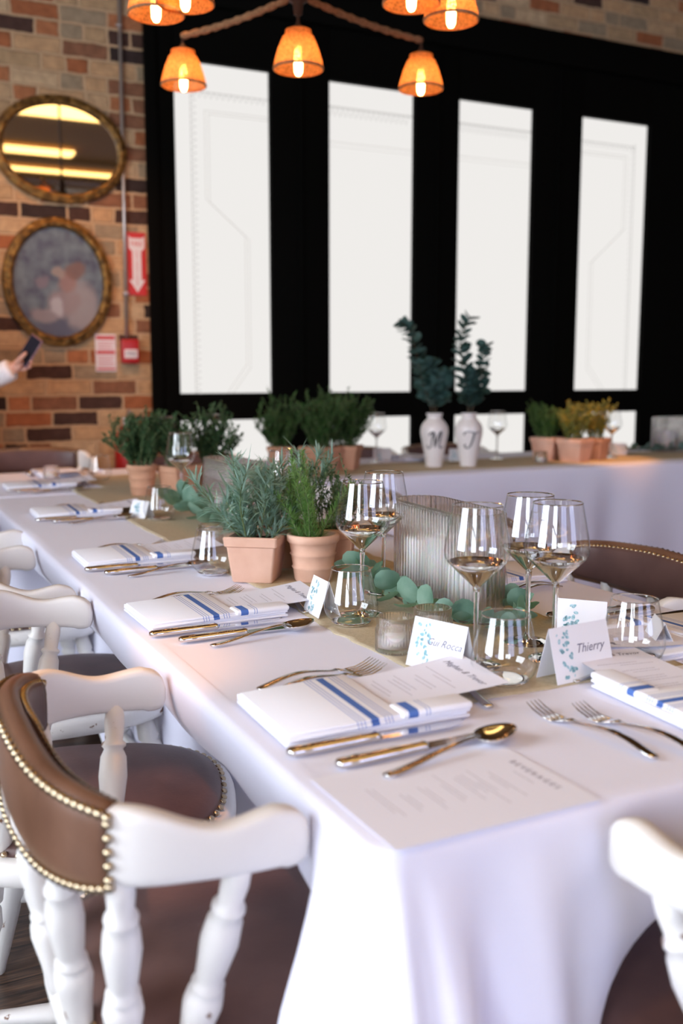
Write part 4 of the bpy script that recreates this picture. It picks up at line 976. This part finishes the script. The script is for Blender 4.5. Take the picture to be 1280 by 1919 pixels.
def disc_leaf(g, p, d, r, up, cup=.25):
    d = d.normalized(); sd = d.cross(up)
    if sd.length < .05: sd = Vector((1, 0, 0))
    sd.normalize(); nn = sd.cross(d); n = 12; v = [Vector(p)+d*r*1.0+nn*(-cup*r*.5)]; f = []
    for rad in (.55, 1.0):
        for i in range(n):
            a = 2*PI*i/n; q = rad*r; v.append(Vector(p)+d*(r+q*math.cos(a)*1.06)+sd*q*math.sin(a)*.95+nn*(cup*r*(rad*rad-.5)*(1+.5*math.sin(3*a+p[0]*40))))
    for i in range(n): j = (i+1) % n; f.append((0, 1+i, 1+j)); f.append((1+i, 1+n+i, 1+n+j, 1+j))
    g.add((v, f))
def euc_sprig(name, path, label, seed, r0=.024, leaf='euc', n=16, stemr=.0018, cat='eucalyptus', grp=None, zmin=None, tmin=0):
    rr = random.Random(seed); P = [Vector(q) for q in smooth_path(path, 8)]; o = P[0].copy(); e = tag(empty(name, o), label, cat, grp); g = G()
    P = [p-o for p in P]; m = len(P)-1; obj('stem', tube(P, stemr, 6), M['woodstem'], e)
    for k in range(n):
        t = tmin+(1-tmin)*(k+.5)/n; j = min(m-1, int(t*m)); q = P[j].lerp(P[j+1], t*m-j); ax = (P[j+1]-P[j]).normalized()
        for sgn in (1, -1):
            a = k*1.57+rr.uniform(-.4, .4)
            u = ax.cross(Vector((0, 0, 1)));
            if u.length < .1: u = Vector((1, 0, 0))
            u.normalize(); w_ = ax.cross(u); out = (u*math.cos(a)+w_*math.sin(a))*sgn; r = r0*rr.uniform(.75, 1.1)*(1-.35*t)
            d = (out+ax*.45).normalized(); upv = (Vector((0, 0, 1))*.6+rdir(rr, 1.2)*.6)
            if zmin is not None:
                if d.z < .05: d.z = rr.uniform(.05, .5)
                d.normalize()
            disc_leaf(g, q, d, r, upv)
    if zmin is not None: g.v = [(x, y, max(z, zmin-o.z+.001*rr.random())) for x, y, z in g.v]
    obj('leaves', g, M[leaf], e, True); return e
z = T+.006
euc_sprig('eucalyptus_garland', [(.90, 1.80, z+.045), (.885, 1.66, z+.03), (.885, 1.52, z+.018), (.90, 1.42, z+.014), (.955, 1.36, z+.012)], 'green eucalyptus leaves laid around the front of the near ribbed vase', 31, .030, n=17, zmin=T+.004)
euc_sprig('eucalyptus_garland', [(1.06, 1.62, z+.02), (1.07, 1.48, z+.014), (1.03, 1.39, z+.014), (.97, 1.345, z+.01)], 'eucalyptus leaves right of the near ribbed vase, behind the wine glasses', 32, .027, n=12, zmin=T+.004)
euc_sprig('eucalyptus_garland', [(.895, 2.98, z+.055), (.875, 2.84, z+.035), (.88, 2.68, z+.02), (.87, 2.52, z+.012)], 'large blue-green eucalyptus leaves left of the far ribbed vase', 33, .042, n=11, zmin=T+.004)
euc_sprig('eucalyptus_garland', [(3.70, 4.10, z+.03), (4.0, 4.12, z+.02), (4.3, 4.1, z+.02), (4.7, 4.14, z+.015)], 'eucalyptus garland on the head table in front of the candle vase', 34, .024, 'euc_dark', 22, zmin=T+.004)

# ============================================================ WHITE LETTERED VASES
def letter_vase(x, y, rz, strokes, label):
    prof = [(.0001, 0), (.036, 0), (.039, .003), (.043, .03), (.052, .085), (.0625, .140), (.0655, .165), (.062, .190), (.050, .210), (.038, .222), (.034, .232), (.036, .243), (.0395, .250), (.036, .251), (.031, .240), (.029, .228), (.04, .19), (.04, .05), (.0001, .02)]
    o = empty('white_vase', (x, y, T+.003), rz); obj('body', lathe(smooth_path(prof[:14], 3)+prof[14:], 48), M['ceramic'], o)
    g = G(); pr = smooth_path(prof[:14], 3)
    def rad(z):
        for a, b in zip(pr[2:-1], pr[3:]):
            if a[1] <= z <= b[1] and b[1] > a[1]: return a[0]+(b[0]-a[0])*(z-a[1])/(b[1]-a[1])
        return .06
    for s, wd in strokes:
        P = smooth_path([(px, pz) for px, pz in s], 6); v = []; f = []
        for k, (px, pz) in enumerate(P):
            a, b = P[max(0, k-1)], P[min(len(P)-1, k+1)]; dx, dz = b[0]-a[0], b[1]-a[1]; L = math.hypot(dx, dz) or 1; ww = wd*(.55+.45*abs(dz)/L)/2
            for sg in (-1, 1):
                qx, qz = px+sg*(-dz/L)*ww, pz+sg*dx/L*ww; r = rad(qz)+.0006; th = qx/.06; v.append((r*math.sin(th), -r*math.cos(th), qz))
        for k in range(len(P)-1): f.append((2*k, 2*k+2, 2*k+3, 2*k+1))
        g.add((v, f))
    obj('painted_letter', g, M['black_letter'], o, False); return tag(o, label, 'vase', 'lettered white vases')
sM = [([(-.040, .105), (-.045, .095), (-.036, .088), (-.022, .100), (-.012, .155), (-.008, .168)], .006), ([(-.030, .150), (-.012, .168), (-.004, .150), (-.002, .095)], .007), ([(-.002, .095), (.014, .150), (.026, .168), (.022, .130), (.022, .098), (.036, .090), (.044, .100)], .0075)]
sT = [([(-.034, .150), (-.030, .162), (-.010, .166), (.018, .160), (.040, .166)], .007), ([(.012, .160), (.006, .130), (-.004, .100), (-.020, .088), (-.034, .096), (-.030, .108)], .0085)]
letter_vase(2.455, 4.035, R(-26), sM, 'white ceramic vase with black letter M on the head table')
letter_vase(2.615, 3.985, R(-20), sT, 'white ceramic vase with black letter T on the head table')
vz = T+.02
for i, (vx, vy, pts, lab) in enumerate([
    (2.455, 4.035, [(2.455, 4.035, vz), (2.44, 4.035, T+.25), (2.39, 4.05, T+.42), (2.34, 4.05, T+.60), (2.29, 4.06, T+.67)], 'eucalyptus branch in the M vase leaning far left'),
    (2.455, 4.035, [(2.46, 4.04, vz), (2.455, 4.035, T+.25), (2.44, 4.05, T+.38), (2.45, 4.06, T+.50)], 'short dark eucalyptus branch upright in the M vase'),
    (2.455, 4.035, [(2.45, 4.03, vz), (2.46, 4.035, T+.25), (2.50, 4.04, T+.36), (2.52, 4.05, T+.45)], 'eucalyptus branch in the M vase leaning towards the T vase'),
    (2.615, 3.985, [(2.615, 3.985, vz), (2.61, 3.985, T+.25), (2.59, 3.99, T+.42), (2.57, 4.0, T+.58), (2.62, 4.0, T+.70)], 'tallest eucalyptus branch in the T vase'),
    (2.615, 3.985, [(2.62, 3.985, vz), (2.63, 3.985, T+.25), (2.68, 3.99, T+.40), (2.70, 3.99, T+.57)], 'eucalyptus branch in the T vase leaning right'),
    (2.615, 3.985, [(2.61, 3.99, vz), (2.615, 3.985, T+.25), (2.62, 3.98, T+.36), (2.63, 3.99, T+.45)], 'short dark eucalyptus branch low in the T vase')]):
    euc_sprig('eucalyptus_branch', pts, lab, 50+i, .036, 'euc_dark', 22, cat='eucalyptus', grp='eucalyptus branches in the white vases', tmin=1.25/(len(pts)-1))
# clear candle vase at the right end of the head table
o = obj('clear_glass_vase', loft([[(a, b, z_) for a, b in stadium(.17, .06, 120)] for z_ in (0, .004, .19, .193)]+[[(a, b, z_) for a, b in stadium(.17, .06, 120, -.004)] for z_ in (.193, .19, .008)]), M['ribglass'], loc=(4.20, 4.25, T+.003), rot=(0, 0, R(-4)))
tag(o, 'clear oval glass vase with two candles, right end of the head table', 'vase')
candle('pillar_candle', 4.13, 4.25, T+.012, .037, .105, 'white pillar candle in the clear vase, left of its pair', 'candle', 'pillar candles in the clear vase')
candle('pillar_candle', 4.26, 4.245, T+.012, .037, .112, 'white pillar candle in the clear vase, right of its pair', 'candle', 'pillar candles in the clear vase')

# ============================================================ PERSON (hand, cuff and phone reach into view at the left edge)
def skin(name, joints, edges, m, parent, root=0, sub=2, rots=None):
    me = bpy.data.meshes.new(name); me.from_pydata([j[0] for j in joints], edges, []); o = bpy.data.objects.new(name, me); COL.objects.link(o)
    md = o.modifiers.new('skin', 'SKIN'); md.use_smooth_shade = True
    for i, j in enumerate(joints): sv = me.skin_vertices[0].data[i]; r = j[1]; sv.radius = (r, r) if isinstance(r, (int, float)) else r; sv.use_root = (i == root)
    s = o.modifiers.new('sub', 'SUBSURF'); s.levels = sub; s.render_levels = sub
    bpy.context.view_layer.update(); dg = bpy.context.evaluated_depsgraph_get(); mm = bpy.data.meshes.new_from_object(o.evaluated_get(dg)); mm.shade_smooth(); mm.materials.clear(); mm.materials.append(m)
    bpy.data.objects.remove(o); o = bpy.data.objects.new(name, mm); COL.objects.link(o); o.parent = parent; return o
P0 = Vector((.325, 5.02, .0)); pe = tag(empty('person', P0), 'standing person in white shirt at the left edge holding a phone up', 'person')
J = [((0, 0, .98), .15), ((0, 0, 1.15), .135), ((0, -.01, 1.34), .16), ((0, 0, 1.45), .10), ((0, 0, 1.52), .055), ((0, -.01, 1.60), .075), ((0, -.015, 1.68), .095), ((0, -.01, 1.75), .065),
     ((.17, 0, 1.41), .06), ((.235, -.07, 1.16), .045), ((.30, -.24, 1.19), .030), ((-.17, 0, 1.41), .06), ((-.23, .0, 1.13), .045), ((-.22, -.14, .92), .032), ((-.22, -.19, .85), .026),
     ((.09, 0, .90), .095), ((.10, -.01, .50), .06), ((.10, .02, .09), .04), ((.10, -.14, .035), .035), ((-.09, 0, .90), .095), ((-.10, -.01, .50), .06), ((-.10, .02, .09), .04), ((-.10, -.14, .035), .035)]
E_ = [(0, 1), (1, 2), (2, 3), (3, 4), (4, 5), (5, 6), (6, 7), (3, 8), (8, 9), (9, 10), (3, 11), (11, 12), (12, 13), (13, 14), (0, 15), (15, 16), (16, 17), (17, 18), (0, 19), (19, 20), (20, 21), (21, 22)]
# the raised hand: wrist, palm, five fingers curled round the phone
hb = len(J); J += [((.340, -.262, 1.215), .024), ((.372, -.270, 1.232), (.034, .016))]; E_ += [(10, hb), (hb, hb+1)]
for k in range(4):
    b = len(J); bx, bz = .385-.006*k, 1.262-.020*k
    J += [((bx, -.262, bz), .0105), ((bx+.028, -.278, bz+.012), .0092), ((bx+.040, -.300, bz+.018), .0082), ((bx+.034, -.318, bz+.020), .0070)]; E_ += [(hb+1, b), (b, b+1), (b+1, b+2), (b+2, b+3)]
b = len(J); J += [((.352, -.300, 1.243), .012), ((.368, -.322, 1.262), .0105), ((.390, -.328, 1.285), .008)]; E_ += [(hb+1, b), (b, b+1), (b+1, b+2)]
skin('body', J, E_, M['skin'], pe)
shirt = [((0, 0, 1.0), .165), ((0, 0, 1.18), .155), ((0, -.005, 1.34), .175), ((0, 0, 1.44), .115), ((0, 0, 1.49), .065), ((.18, 0, 1.41), .075), ((.243, -.075, 1.16), .062), ((.285, -.215, 1.18), .052), ((.322, -.250, 1.203), .056), ((.338, -.258, 1.212), .050), ((-.18, 0, 1.41), .075), ((-.235, 0, 1.13), .062), ((-.222, -.15, .91), .048)]
skin('shirt', shirt, [(0, 1), (1, 2), (2, 3), (3, 4), (3, 5), (5, 6), (6, 7), (7, 8), (8, 9), (3, 10), (10, 11), (11, 12)], M['shirt'], pe)
skin('trousers', [((0, 0, 1.0), .158), ((.09, 0, .88), .11), ((.10, 0, .50), .08), ((.10, .02, .10), .065), ((-.09, 0, .88), .11), ((-.10, 0, .50), .08), ((-.10, .02, .10), .065)], [(0, 1), (1, 2), (2, 3), (0, 4), (4, 5), (5, 6)], M['trousers'], pe)
skin('hair', [((0, .01, 1.75), .075), ((0, .045, 1.70), .085), ((0, .06, 1.62), .06)], [(0, 1), (1, 2)], M['hair'], pe)
g = G(); g.add(lathe([(.0001, 0), (.012, .004), (.013, .02), (.005, .035)], 10), Matrix.Translation((0, -.115, 1.655))); obj('nose', g, M['skin'], pe)
g = G()
for s in (-1, 1): g.add(lathe([(.0001, -.008), (.007, -.004), (.009, 0), (.007, .004), (.0001, .008)], 12), Matrix.Translation((s*.033, -.098, 1.695)))
obj('eyes', g, M['screen'], pe)
obj('mouth', bevbox(-.022, .022, -.106, -.09, 1.622, 1.632, .003), mat('lips', (.45, .16, .14), .5), pe)
g = G()
for s in (-1, 1): g.add(bulge(lathe([(.0001, -.03), (.012, -.02), (.017, 0), (.013, .02), (.0001, .03)], 12), lambda p: Vector((p.x*.5, p.y, p.z))), Matrix.Translation((s*.098, .0, 1.675)))
obj('ears', g, M['skin'], pe)
ph = tag(empty('mobile_phone', (.731, 4.722, 1.29)), 'dark pink cased phone held up in the hand at the left edge', 'phone'); ph.rotation_euler = (R(-12), R(32), R(-50))
obj('case', bevbox(-.035, .035, -.005, .004, -.072, .072, .0035), M['phone'], ph, auto=40); obj('screen', bevbox(-.032, .032, -.0062, -.004, -.068, .068, .001, 1), M['screen'], ph, auto=40)
